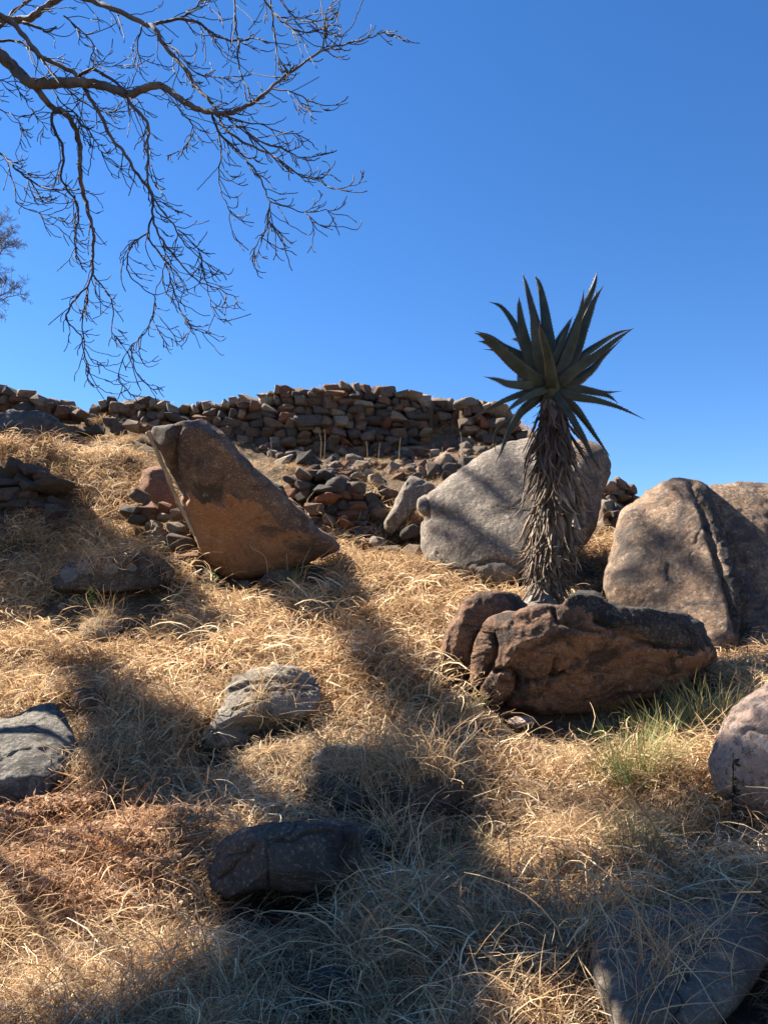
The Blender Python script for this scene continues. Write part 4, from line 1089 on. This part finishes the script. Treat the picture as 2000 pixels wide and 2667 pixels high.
for (ang, ln) in ((-58, 200), (-40, 190), (-14, 180), (8, 180)):
    grow(m2, -120 + random.uniform(-20, 20), 740 + (ang + 40) * 0.8 - 40, 17.5 + random.uniform(-0.5, 0.5), ang, ln * 0.62, 0.03, 4)
b2 = m2.build('branches', M['fartwig'], ft); b2['kind'] = 'stuff'
m3 = MB()
for q in ((-120, 700), (-120, 750), (-120, 680)): m3.tube([fj, P(*q, 17.5)], [0.07, 0.04], 8)
m3.build('limb', M['bark'], ft)

# ------------------------------------------------------------------ shade trees out of the frame, left of and behind the viewer
D2P = 1.2055
SH = [  # polygons in displayed pixels (photo / 1.2055) that lie in tree shade, with cover
 ([(-40,1035),(60,1050),(140,1095),(230,1140),(330,1190),(390,1240),(435,1300),(490,1350),(450,1385),(300,1360),(180,1330),(-40,1310)], 1.0),
 ([(150,1440),(225,1435),(300,1490),(400,1570),(440,1610),(560,1690),(600,1740),(500,1735),(400,1700),(300,1680),(200,1600),(165,1500)], 0.9),
 ([(700,1240),(770,1290),(850,1400),(920,1500),(1050,1540),(1030,1600),(900,1610),(830,1490),(780,1390),(700,1310)], 0.75),
 ([(600,1700),(660,1690),(800,1680),(860,1600),(1000,1600),(1020,1700),(960,1800),(1000,1900),(800,1900),(790,1780),(700,1760)], 1.0),
 ([(460,1930),(470,1800),(800,1750),(960,1780),(1000,1900),(1120,1965),(1250,1965),(1330,1925),(1500,1900),(1800,1885),(1850,3500),(1390,3500),(1365,2150),(1260,2075),(1110,2070),(990,2160),(950,3500),(600,3500),(520,2050)], 1.0),
 ([(150,2190),(430,2060),(560,2010),(700,3500),(-200,3500),(-200,2190)], 0.9),
 ([(-20,880),(60,880),(160,925),(205,962),(120,975),(-20,970)], 1.0),
 ([(1500,1720),(1590,1700),(1659,1760),(1659,1950),(1500,1930),(1380,1840)], 0.7),
 ([(170,1640),(330,1660),(420,1710),(330,1735),(190,1710)], 0.8),
]
LIT = [([(1520,1930),(1600,1925),(1640,1960),(1600,1990),(1520,1980)])]
random.seed(5)
def rock_hit(px, py):
    best = None
    for b in BVHS:
        h = b.ray_cast(CAM, ray(px, py))
        if h[0] is not None and (best is None or h[3] < best[1]): best = (h[0], h[3])
    g = ground_hit(px, py)
    if g is not None and best is not None: return best[0] if best[1] < (g - CAM).length else g
    return best[0] if best else g
clumps = []
def up_sun(v, lo):
    t = lo
    while t < 30:
        q = v + SUN * t; pr = proj(q)
        if pr is None or pr[0] < -160 or pr[1] < -160 or pr[0] > 2160: return q
        t += 0.4
    return None
for poly, cov in SH:
    xs_ = [p[0] for p in poly]; ys_ = [p[1] for p in poly]
    # sample on the ground with equal density per square metre across the sun's direction
    hits = []
    for gy_ in np.arange(min(ys_), max(ys_), 10):
        for gx_ in np.arange(min(xs_), max(xs_), 11):
            x = gx_ + random.uniform(-7, 7); y = gy_ + random.uniform(-7, 7)
            if inpoly(x, y, poly) and not any(inpoly(x, y, l) for l in LIT):
                h = rock_hit(x * D2P, y * D2P)
                if h is None: continue
                h2 = ground_hit(x * D2P, y * D2P + 0.15 / mpp(max(h.y, 1.5)))
                if h2 is not None and abs(h2.y - h.y) < 0.7: h = h2 + Vector((0, 0, 0.15))
                hits.append(h)
    taken = []; n0 = len(clumps); nf = 0
    random.shuffle(hits)
    for h in hits:
        f = h - SUN * h.dot(SUN)
        if any((f - g).length < 0.10 for g in taken): continue
        taken.append(f)
        if random.random() > cov: continue
        q = up_sun(h, random.uniform(4.5, 6.5))
        if q is not None: clumps.append(q)
    print('clump poly', poly[0], len(hits), len(taken), len(clumps) - n0)
# shade over the aloe's head, with gaps
for k in range(60):
    x, y = random.uniform(1290, 1600), random.uniform(760, 1180)
    if random.random() < 0.85:
        q = up_sun(P(x, y, AY + random.uniform(-0.3, 0.3)), random.uniform(7.0, 8.5))
        if q is not None: clumps.append(q)
print('clumps', len(clumps))
def build_shade_tree(label, cl, rp):
    rp = Vector((rp[0], rp[1], float(gz(rp[0], rp[1])[0]) - 0.1))
    tr_ = thing('shade_tree', rp, label, 'tree')
    cen = sum(cl, Vector()) / len(cl)
    tm = MB(); top = cen.copy(); top.z = min(q.z for q in cl) - 0.3
    fork = rp.lerp(top, 0.6)
    tq = spline([tuple(rp - Vector((0, 0, 0.15))), tuple(rp.lerp(fork, 0.3) + Vector((0.06, 0.02, 0))), tuple(rp.lerp(fork, 0.7) + Vector((0.03, 0.05, 0))), tuple(fork), tuple(fork.lerp(top, 0.25))], 22)
    tm.tube([Vector(q) + Vector(noise.noise_vector(Vector(q) * 2)) * 0.02 for q in tq], list(np.interp(np.linspace(0, 1, 22), [0, 0.08, 0.6, 0.85, 1], [0.26, 0.17, 0.12, 0.09, 0.02])), 12); tm.build('trunk', M['bark'], tr_)
    lm = MB()
    for q in cl[5::45]:
        prs = [proj(fork.lerp(q, u)) for u in (0.2, 0.4, 0.6, 0.8, 1)]
        if any(p_ and -60 < p_[0] < 2060 and -60 < p_[1] < 2700 for p_ in prs): continue
        lm.tube([fork, fork.lerp(q, 0.5) + Vector((0, 0, 0.3)), q], [0.035, 0.022, 0.010], 5)
    l_ = lm.build('limbs', M['bark'], tr_); l_['kind'] = 'stuff'
    cm = MB()
    for q in cl:
        for k in range(75):
            d = Vector((random.gauss(0, 1), random.gauss(0, 1), random.gauss(0, 1))) * 0.068
            c = q + d; a = Vector((random.gauss(0, 1), random.gauss(0, 1), random.gauss(0, 1))).normalized(); b_ = a.orthogonal().normalized()
            s = random.uniform(0.025, 0.05); base = len(cm.v)
            cm.v += [c - a * s * 1.4, c + b_ * s * 0.6, c + a * s * 1.4, c - b_ * s * 0.6]; cm.f.append((base, base + 1, base + 2, base + 3))
            g = random.uniform(0.7, 1.2); cm.c += [(0.06 * g, 0.08 * g, 0.03 * g)] * 4
    cm.build('crown', M['herb'], tr_)
    return tr_
left_cl = [q for q in clumps if q.x < -5.2]; right_cl = [q for q in clumps if q.x >= -5.2]
def trunk_at(cl):
    cy = sum(q.y for q in cl) / len(cl); cx = sum(q.x for q in cl) / len(cl)
    return (min(cx, -0.62 * max(cy, 0) - 1.6), cy)
if left_cl: lt_ = build_shade_tree('leafy tree left of the frame that shades the left slope', left_cl, trunk_at(left_cl))
if right_cl: build_shade_tree('leafy tree beside the viewer that shades the foreground', right_cl, trunk_at(right_cl))

# boughs of the left shade tree whose shadows cross the pale and the tan boulders
bough = MB(); random.seed(17)
for line, r_ in [([(960,1010),(1010,1020),(1060,1050),(1110,1100)],.05), ([(905,1092),(960,1110),(1000,1125),(1060,1170),(1110,1190)],.075), ([(930,1150),(1000,1170),(1060,1200)],.045), ([(1100,960),(1090,1010),(1110,1050)],.03),
        ([(1345,1090),(1380,1110),(1420,1160),(1460,1200),(1520,1240),(1580,1300)],.045), ([(1370,1185),(1400,1165),(1440,1160),(1480,1180),(1510,1230)],.03), ([(1310,1265),(1360,1240),(1400,1232),(1450,1262)],.03),
        ([(1400,1040),(1440,1050),(1480,1080)],.05), ([(1390,1180),(1420,1210),(1440,1260)],.018), ([(1340,1300),(1400,1280),(1450,1310)],.03), ([(1500,1060),(1540,1100),(1600,1130)],.035), ([(1560,1140),(1600,1180),(1655,1190)],.04)]:
    pts = [rock_hit(x * D2P, y * D2P) for x, y in line]
    pts = [up_sun(p_, 8.0) for p_ in pts if p_ is not None]; pts = [p_ for p_ in pts if p_ is not None]
    if len(pts) < 3: continue
    sm_ = spline([tuple(p_) for p_ in pts], 14)
    bough.tube(sm_, [r_ * (0.7 + 0.5 * random.random()) for _ in range(14)], 6)
    for k in range(26):
        c = Vector(sm_[random.randint(0, 13)]); d = Vector((random.gauss(0, 1), random.gauss(0, 1), random.gauss(0, 1))).normalized() * random.uniform(0.15, 0.45)
        bough.tube([c, c + d * 0.5 + Vector((0, 0, 0.03)), c + d], [0.012, 0.009, 0.006], 4)
bough.build('bough', M['bark'], lt_)

# ------------------------------------------------------------------ grass
random.seed(31)
gcol = bpy.data.collections.new('grass_tufts')
def blade_tone(kind):
    r = random.random()
    if kind == 'green':
        c = Vector((0.10, 0.17, 0.045)).lerp(Vector((0.33, 0.30, 0.12)), random.random() ** 1.3 * 0.9)
    elif kind == 'russet':
        c = Vector((0.28, 0.14, 0.075)).lerp(Vector((0.52, 0.36, 0.22)), random.random())
    else:
        c = Vector((0.72, 0.53, 0.305)).lerp(Vector((0.28, 0.18, 0.10)), random.random() ** 1.2)
        if r < 0.10: c = Vector((0.80, 0.68, 0.47))
        elif r < 0.22: c = Vector((0.30, 0.18, 0.11))
    return tuple(c * random.uniform(0.8, 1.1))
def tuft(name, nb, rad, lmin, lmax, lift, flop, wid, kind='straw', comb=0.0):
    mb = MB()
    for k in range(nb):
        a = random.uniform(0, 2 * math.pi); r = rad * math.sqrt(random.random())
        p = Vector((r * math.cos(a), r * math.sin(a), -0.03))
        h = random.uniform(0, 2 * math.pi) if random.random() > comb else random.gauss(0, 0.7)
        el = random.gauss(lift, 0.35); el = max(0.03, min(el, 1.5))
        ln = random.uniform(lmin, lmax); n = 6; pts = [p.copy()]; turn = random.gauss(0, 0.45); fl = random.uniform(0.4, 1.6) * flop / n
        if random.random() < 0.5: p.z += random.uniform(0, lmax * 0.25); pts = [p.copy()]
        for i in range(n):
            d = Vector((math.cos(h) * math.cos(el), math.sin(h) * math.cos(el), math.sin(el)))
            p = p + d * ln / n; p.z = max(p.z, -0.02 + 0.01 * random.random()); pts.append(p.copy()); el -= fl; h += turn + random.gauss(0, 0.25)
            if el < -0.9: el = -0.9
        side = Vector((-math.sin(h), math.cos(h), random.uniform(-0.8, 0.8))).normalized()
        w0 = wid * random.uniform(0.5, 1.3)
        mb.ribbon(pts, [w0 * (1 - 0.75 * (i / n) ** 1.6) for i in range(n + 1)], side, blade_tone(kind))
    o = mb.build(name, M['straw'], smooth=False, link=False)
    gcol.objects.link(o); return o
TYPES = {'matm': [], 'tuftm': [], 'matf': [], 'tuftf': [], 'mat': [], 'tuft': [], 'tall': [], 'green': [], 'russet': [], 'stub': []}
order = []
def reg(typ, *a, **k):
    nm = 'a%03d' % len(order); TYPES[typ].append(len(order)); order.append(tuft(nm, *a, **k))
for k in range(5): reg('mat', 95, 0.24, 0.14, 0.46, 0.42, 1.4, 0.0030, comb=0.3)
for k in range(4): reg('tuft', 80, 0.09, 0.18, 0.44, 1.0, 1.9, 0.0030)
for k in range(5): reg('matm', 70, 0.22, 0.14, 0.44, 0.42, 1.5, 0.0045, comb=0.3)
for k in range(3): reg('tuftm', 55, 0.09, 0.18, 0.42, 1.0, 1.9, 0.0042)
for k in range(5): reg('matf', 50, 0.22, 0.16, 0.46, 0.40, 1.5, 0.0072, comb=0.3)
for k in range(3): reg('tuftf', 36, 0.10, 0.18, 0.42, 1.0, 1.9, 0.0065)
for k in range(3): reg('tall', 16, 0.10, 0.35, 0.75, 1.0, 1.3, 0.0026, comb=0.4)
for k in range(3): reg('green', 120, 0.10, 0.18, 0.45, 1.2, 1.0, 0.0022, kind='green')
for k in range(3): reg('russet', 150, 0.15, 0.03, 0.10, 0.6, 3.5, 0.0058, kind='russet')
for k in range(2): reg('stub', 40, 0.08, 0.08, 0.25, 1.3, 0.4, 0.0024)
gcol_names = [o.name for o in order]
def scatter(name, label, pts, mat=None):
    """pts: (x, y, z, rotz, tiltx, tilty, scale, index, tint rgb)"""
    me = bpy.data.meshes.new(name); me.from_pydata([p[:3] for p in pts], [], [])
    def attr(nm, ty, data, key):
        a = me.attributes.new(nm, ty, 'POINT'); a.data.foreach_set(key, np.array(data).ravel())
    attr('rot', 'FLOAT_VECTOR', np.array([(p[4], p[5], p[3]) for p in pts], dtype=np.float32), 'vector')
    attr('scl', 'FLOAT', np.array([p[6] for p in pts], dtype=np.float32), 'value')
    attr('idx', 'INT', np.array([p[7] for p in pts], dtype=np.int32), 'value')
    attr('tintp', 'FLOAT_VECTOR', np.array([p[8] for p in pts], dtype=np.float32), 'vector')
    o = bpy.data.objects.new(name, me); C.objects.link(o); tag(o, label, None, None, 'stuff')
    ng = bpy.data.node_groups.new(name, 'GeometryNodeTree')
    ng.interface.new_socket('Geometry', in_out='INPUT', socket_type='NodeSocketGeometry')
    ng.interface.new_socket('Geometry', in_out='OUTPUT', socket_type='NodeSocketGeometry')
    N = ng.nodes; Lk = ng.links
    gi = N.new('NodeGroupInput'); go = N.new('NodeGroupOutput')
    m2p = N.new('GeometryNodeMeshToPoints'); iop = N.new('GeometryNodeInstanceOnPoints'); ci = N.new('GeometryNodeCollectionInfo')
    ci.inputs['Collection'].default_value = gcol; ci.inputs['Separate Children'].default_value = True; ci.inputs['Reset Children'].default_value = True
    def na(nm, ty):
        q = N.new('GeometryNodeInputNamedAttribute'); q.data_type = ty; q.inputs['Name'].default_value = nm; return q.outputs['Attribute']
    Lk.new(gi.outputs[0], m2p.inputs['Mesh']); Lk.new(m2p.outputs[0], iop.inputs['Points']); Lk.new(ci.outputs[0], iop.inputs['Instance'])
    iop.inputs['Pick Instance'].default_value = True
    Lk.new(na('idx', 'INT'), iop.inputs['Instance Index'])
    e2r = N.new('FunctionNodeEulerToRotation'); Lk.new(na('rot', 'FLOAT_VECTOR'), e2r.inputs[0]); Lk.new(e2r.outputs[0], iop.inputs['Rotation'])
    Lk.new(na('scl', 'FLOAT'), iop.inputs['Scale'])
    sa = N.new('GeometryNodeStoreNamedAttribute'); sa.data_type = 'FLOAT_VECTOR'; sa.domain = 'INSTANCE'; sa.inputs['Name'].default_value = 'tint'
    Lk.new(iop.outputs[0], sa.inputs['Geometry']); Lk.new(na('tintp', 'FLOAT_VECTOR'), sa.inputs['Value'])
    Lk.new(sa.outputs[0], go.inputs[0])
    md = o.modifiers.new('scatter', 'NODES'); md.node_group = ng
    return o
UP = Vector((0, 0, 1))
def blocked(v):
    for b in BVHS:
        h = b.ray_cast(v + Vector((0, 0, -0.3)), UP, 2.2)
        if h[0] is not None:
            # under or inside a rock
            if h[1].z > 0.0 or h[3] < 0.9: return True
    return False
REDP = [(-20,1740),(120,1700),(300,1730),(350,1800),(330,1900),(300,2020),(120,2060),(-20,2040)]
def slope_at(x, y):
    e = 0.15
    z = gz([x + e, x - e, x, x], [y, y, y + e, y - e])
    return (z[0] - z[1]) / (2 * e), (z[2] - z[3]) / (2 * e)
# candidates
cand = []
for (ya, yb, dens) in ((1.7, 3.6, 170), (3.6, 5.2, 130), (5.2, 7.5, 100), (7.5, 10.5, 75), (10.5, 13, 45), (13, 15.2, 40), (15.2, 17, 34)):
    hw_ = 0.56 * yb + 2.4; n = int((yb - ya) * 2 * hw_ * dens)
    X = RNG.uniform(-hw_, hw_, n); Yy = RNG.uniform(ya, yb, n)
    Z = gz(X, Yy)
    dn = fbm(np.c_[X, Yy, 0 * X] * 0.9, 3, 77); tn = fbm(np.c_[X, Yy, 0 * X] * 1.3, 3, 55)
    Zx = (gz(X + .12, Yy) - gz(X - .12, Yy)) / .24; Zy = (gz(X, Yy + .12) - gz(X, Yy - .12)) / .24
    for k in range(n): cand.append((X[k], Yy[k], Z[k], dn[k], tn[k], Zx[k], Zy[k]))
straw = []; russ = []; gp = []
for (x, y, z, dn, tn, sx, sy) in cand:
    v = Vector((x, y, z)); pr = proj(v)
    if pr is None or pr[1] > 3300: continue
    if (pr[0] < -260 or pr[0] > 2260) and random.random() < 0.4: continue
    if dn < -0.85: continue
    if sy > 1.6: continue
    if blocked(v): continue
    disp = (pr[0] / D2P, pr[1] / D2P)
    far = y > 12.0
    s = random.uniform(0.7, 1.2) * (1 + 0.28 * dn)
    if y < 3.0: s *= 0.72
    if y < 2.75 and disp[0] > 1230 and (y < 2.4 or random.random() < 0.85): continue
    tl = 1.0 + 0.22 * tn
    tint = (tl * 1.0, tl * (0.97 + 0.05 * tn), tl * (0.95 + 0.1 * tn))
    red = inpoly(disp[0], disp[1], REDP)
    r = random.random()
    kind = 'mat' if r < 0.62 else 'tuft' if r < 0.97 else 'tall'
    if any(blocked(v + Vector((0, d_, 0.12))) for d_ in (0.12, 0.28, 0.45)):
        if r > 0.88: continue
        s *= 0.45; kind = 'mat'
    if far:
        s *= 0.55 if y < 15.3 else 0.95; kind = 'mat' if r < 0.6 else ('stub' if r < 0.85 else 'tuft'); tint = tuple(t * 0.9 for t in tint)
    if far and 360 < disp[0] < 1080:
        if random.random() < 0.2: continue
        s *= 0.8
    if red: tint = (tint[0] * 1.0, tint[1] * 0.84, tint[2] * 0.78)
    if kind in ('mat', 'tuft'):
        yj = y + random.uniform(-0.4, 0.4)
        kind += 'f' if yj > 6.0 else 'm' if yj > 4.1 else ''
    idx = random.choice(TYPES[kind])
    rz = random.gauss(-1.2, 1.3) if random.random() < 0.6 else random.uniform(0, 6.28)
    straw.append((x, y, z, rz, math.atan(sy) * 0.8, -math.atan(sx) * 0.8, s, idx, tint))
    if red and random.random() < 0.5:
        for _ in range(random.choice((0, 1, 2, 3))):
            russ.append((x + random.gauss(0, .12), y + random.gauss(0, .12), z + random.uniform(0.02, 0.20), random.uniform(0, 6.28), 0, 0, random.uniform(0.7, 1.3), random.choice(TYPES['russet']), (1, 1, 1)))
# straw draped over the sunken rocks
for lab, n_, dd in (('wide grey rock in', 14, 1.0), ('dark flat-faced rock', 26, 1), ('dark shaded rock just', 22, 1), ('low dark rock touching', 14, 1), ('pale flat rock showing', 14, 1), ('small rounded grey', 8, 1), ('layered grey', 12, 1), ('low dark rock with four', 26, 1), ('low dark rock with', 0, 1)):
    for L_, o in BOULDER.items():
        if not L_.startswith(lab): continue
        vs_ = [v.co + o.location for v in o.data.vertices if v.normal.z > 0.25 and v.normal.y < 0.5]
        for k in range(n_):
            v = random.choice(vs_)
            straw.append((v.x, v.y, v.z - 0.02, random.uniform(0, 6.28), 0.3, 0, random.uniform(0.5, 0.9), random.choice(TYPES['stub'] + TYPES['tall'] * 2), (1, .97, .93)))
scatter('dry_grass', 'tangled dry straw-coloured grass covering the slope', straw)
scatter('russet_weeds', 'crisp russet-brown dead weeds matted in the sunlit lower left straw', russ)
print('straw', len(straw), 'russet', len(russ))

# green tufts one can point at
random.seed(44)
def green_tuft(px, py, label, nb, rad, l0, l1, wid=0.0025, yellow=0.35, lift=1.25, name='grass_tuft'):
    h = ground_hit(px, py)
    mb = MB()
    for k in range(nb):
        a = random.uniform(0, 6.28); r = rad * math.sqrt(random.random()); p = Vector((r * math.cos(a), r * math.sin(a), -0.02))
        hd = a + random.gauss(0, 0.6); el = min(random.gauss(lift, 0.2), 1.55); ln = random.uniform(l0, l1); pts = [p.copy()]; fl = random.uniform(0.3, 1.5) / 6
        for i in range(6):
            p = p + Vector((math.cos(hd) * math.cos(el), math.sin(hd) * math.cos(el), math.sin(el))) * ln / 6; pts.append(p.copy()); el -= fl
        c = Vector((0.11, 0.19, 0.05)).lerp(Vector((0.42, 0.36, 0.17)), 1 if random.random() < yellow else random.random() * 0.5) * random.uniform(0.75, 1.1)
        mb.ribbon(pts, [wid * random.uniform(.8, 1.2) * (1 - 0.8 * (i / 6) ** 1.5) for i in range(7)], Vector((-math.sin(hd), math.cos(hd), 0.2)).normalized(), tuple(c))
    o = mb.build(name, M['herb'], smooth=False); o.location = h; tag(o, label, 'grass tuft'); return o
green_tuft(1650, 2060, 'big green grass tuft below the rust boulder', 520, 0.16, 0.3, 0.55, yellow=0.08)
green_tuft(1640, 2250, 'small green grass tuft under the big green one', 180, 0.10, 0.2, 0.38, yellow=0.12)
green_tuft(1720, 1930, 'bright yellow-green tuft standing against the rust boulder shadow', 220, 0.16, 0.2, 0.42, yellow=0.5)
green_tuft(1190, 1860, 'pale green tuft at the left foot of the dark slab', 200, 0.16, 0.1, 0.25, yellow=0.55)
green_tuft(1850, 1900, 'yellow grass tuft lit beside the pinkish boulder', 400, 0.22, 0.25, 0.5, yellow=0.8)
green_tuft(760, 1525, 'thin green tuft at the right foot of the leaning boulder', 160, 0.12, 0.15, 0.35, yellow=0.5)
green_tuft(380, 1410, 'sparse green tuft left of the stone pile', 90, 0.10, 0.1, 0.25, yellow=0.3)
green_tuft(225, 1110, 'yellow-green tuft between the two upper wall stretches', 130, 0.18, 0.15, 0.35, yellow=0.4)
green_tuft(1170, 2330, 'dull green tuft in shade at lower centre', 200, 0.12, 0.2, 0.4, yellow=0.5)
green_tuft(520, 1540, 'low green tuft in front of the shadow under the leaning boulder', 80, 0.12, 0.1, 0.2, yellow=0.3)

# single tall stalks
def stalk(pts, r, label, mat='straw', heads=False, Y=None):
    mb = MB(); W = [P(*q) for q in spline(pts, 16)]
    mb.tube(W, [r * (1 - 0.5 * i / 15) for i in range(16)], 5, col=(0.5, 0.38, 0.22))
    o = mb.build('grass_stalk', M['herb']); recentre(o, W[0]); tag(o, label, 'grass stalk', None); return o
stalk([(697,1560,9.0),(698,1500,9.0),(690,1450,9.0),(660,1430,9.0),(651,1418,9.0)], 0.006, 'tall bent dry stalk before the leaning boulder')
stalk([(748,1540,9.0),(749,1490,9.0),(747,1440,9.0)], 0.005, 'straight dry stalk right of the bent one')
stalk([(783,1500,9.0),(792,1460,9.0),(810,1425,9.0)], 0.005, 'short slanting dry stalk by the boulder tip')
stalk([(790,1495,9.1),(820,1460,9.1),(850,1440,9.1),(866,1420,9.1)], 0.005, 'long slanting dry stalk reaching the boulder tip')
stalk([(1000,2382,3.7),(1100,2365,3.75),(1200,2350,3.8)], 0.006, 'broad pale straw lying flat across the shaded centre')
stalk([(1985,1750,4.4),(1975,1900,4.4),(1960,2050,4.4),(1950,2150,4.4)][::-1], 0.004, 'tall thin dry stem in front of the pinkish boulder')
stalk([(1980,2330,3.6),(1985,2250,3.6),(1975,2190,3.6)], 0.004, 'pale stem rising at the right edge')
stalk([(1500,2250,3.3),(1650,2350,3.2),(1800,2440,3.1),(1950,2545,3.05)], 0.005, 'thick dry straw lying across the bottom right rock')
stalk([(1600,2310,3.2),(1750,2400,3.1),(1850,2500,3.0),(1890,2667,2.9)], 0.004, 'long curved straw falling over the bottom right rock')
for k, (x, y0, y1) in enumerate([(845,1165,1120),(955,1190,1150),(985,1195,1155),(1038,1205,1140),(1118,1200,1170),(1150,1195,1165),(1200,1190,1125),(835,1175,1130),(705,1185,1140)]):
    o = stalk([(x, y0 + 20, 13.4), (x + 2, (y0 + y1) / 2, 13.4), (x + random.uniform(-4, 6), y1, 13.4)], 0.006, 'thin upright dry stalk in front of the upper wall'); o['group'] = 'dry stalks before the upper wall'
# roots hanging over the rust boulder
random.seed(8)
rm = MB(); RY = min(P(1500, 1760, 6.5).y, 6.05)
for k in range(16):
    x0 = 1495 + random.uniform(-8, 12); y0 = 1735 + random.uniform(-20, 20)
    pts = [(x0 + random.uniform(20, 120), y0 - random.uniform(10, 55), RY), (x0 + 15, y0 - 5, RY), (x0 - random.uniform(0, 30), y0 + 45, RY + 0.04), (x0 + random.uniform(-55, 10), y0 + random.uniform(70, 140), RY + 0.10)]
    rm.tube([P(*q) for q in spline(pts, 14)], [0.0045 * (1 - 0.5 * i / 13) for i in range(14)], 4, col=(0.33, 0.22, 0.13))
o = rm.build('root_bundle', M['herb']); recentre(o, P(1500, 1740, RY)); tag(o, 'wiry bundle of thin dry roots hanging down the rust boulder face', 'roots')

# leafy weeds
def weed(px, py, Y, hpx, label, col, leaf=0.03, dens=26, stem=(0.12, 0.10, 0.06), lean=0):
    root = thing('weed', P(px, py, Y), label, 'weed')
    sm = MB(); lm = MB()
    for b in range(3):
        pts = spline([(px, py, Y), (px + random.uniform(-8, 8) + lean * .4, py - hpx * .5, Y), (px + random.uniform(-20, 20) * (hpx / 150) + lean, py - hpx * random.uniform(.7, 1), Y)], 12)
        W = [P(*q) for q in pts]; sm.tube(W, [0.004 * (1 - .6 * i / 11) for i in range(12)], 5, col=stem)
        for k in range(dens // 3):
            c = W[random.randint(3, 11)]; d = Vector((random.gauss(0, 1), random.gauss(0, 1), random.gauss(0.2, .5))).normalized(); s_ = d.orthogonal().normalized(); L_ = leaf * random.uniform(.6, 1.2)
            n_ = len(lm.v); lm.v += [c, c + d * L_ * .5 + s_ * L_ * .3, c + d * L_, c + d * L_ * .5 - s_ * L_ * .3, c + d * L_ * .5 + d.cross(s_) * L_ * 0.08]
            lm.f += [(n_, n_ + 1, n_ + 4), (n_ + 1, n_ + 2, n_ + 4), (n_ + 2, n_ + 3, n_ + 4), (n_ + 3, n_, n_ + 4)]
            cc = Vector(col) * random.uniform(.7, 1.2); lm.c += [tuple(cc)] * 5
    sm.build('stem', M['herb'], root, link=True); lm.build('leaves', M['herb'], root)
weed(1905, 2230, 4.0, 270, 'tall dark-leaved weed in front of the pinkish boulder', (0.035, 0.03, 0.022), 0.045, 40, (0.05, 0.04, 0.03), -15)
weed(1830, 1840, 6.3, 50, 'small fresh green seedling under the right end of the rust boulder', (0.10, 0.20, 0.05), 0.06, 20)
weed(240, 1590, 7.9, 60, 'small bright green seedling below the lichen rock', (0.22, 0.33, 0.06), 0.05, 20)
weed(560, 1535, 8.8, 50, 'pale leafy seedling in the shadow under the leaning boulder', (0.2, 0.25, 0.1), 0.05, 18)
weed(1795, 2120, 4.5, 60, 'lit green weed left of the dark-leaved weed', (0.14, 0.20, 0.06), 0.05, 24)
weed(1465, 2270, 4.0, 50, 'small dark green weed in the straw right of centre', (0.04, 0.08, 0.03), 0.04, 24)
weed(1672, 2300, 3.95, 40, 'bright green weed under the small green tuft', (0.10, 0.18, 0.04), 0.045, 18)
weed(690, 1880, 5.6, 45, 'little green weed before the layered rock', (0.12, 0.18, 0.05), 0.035, 18)
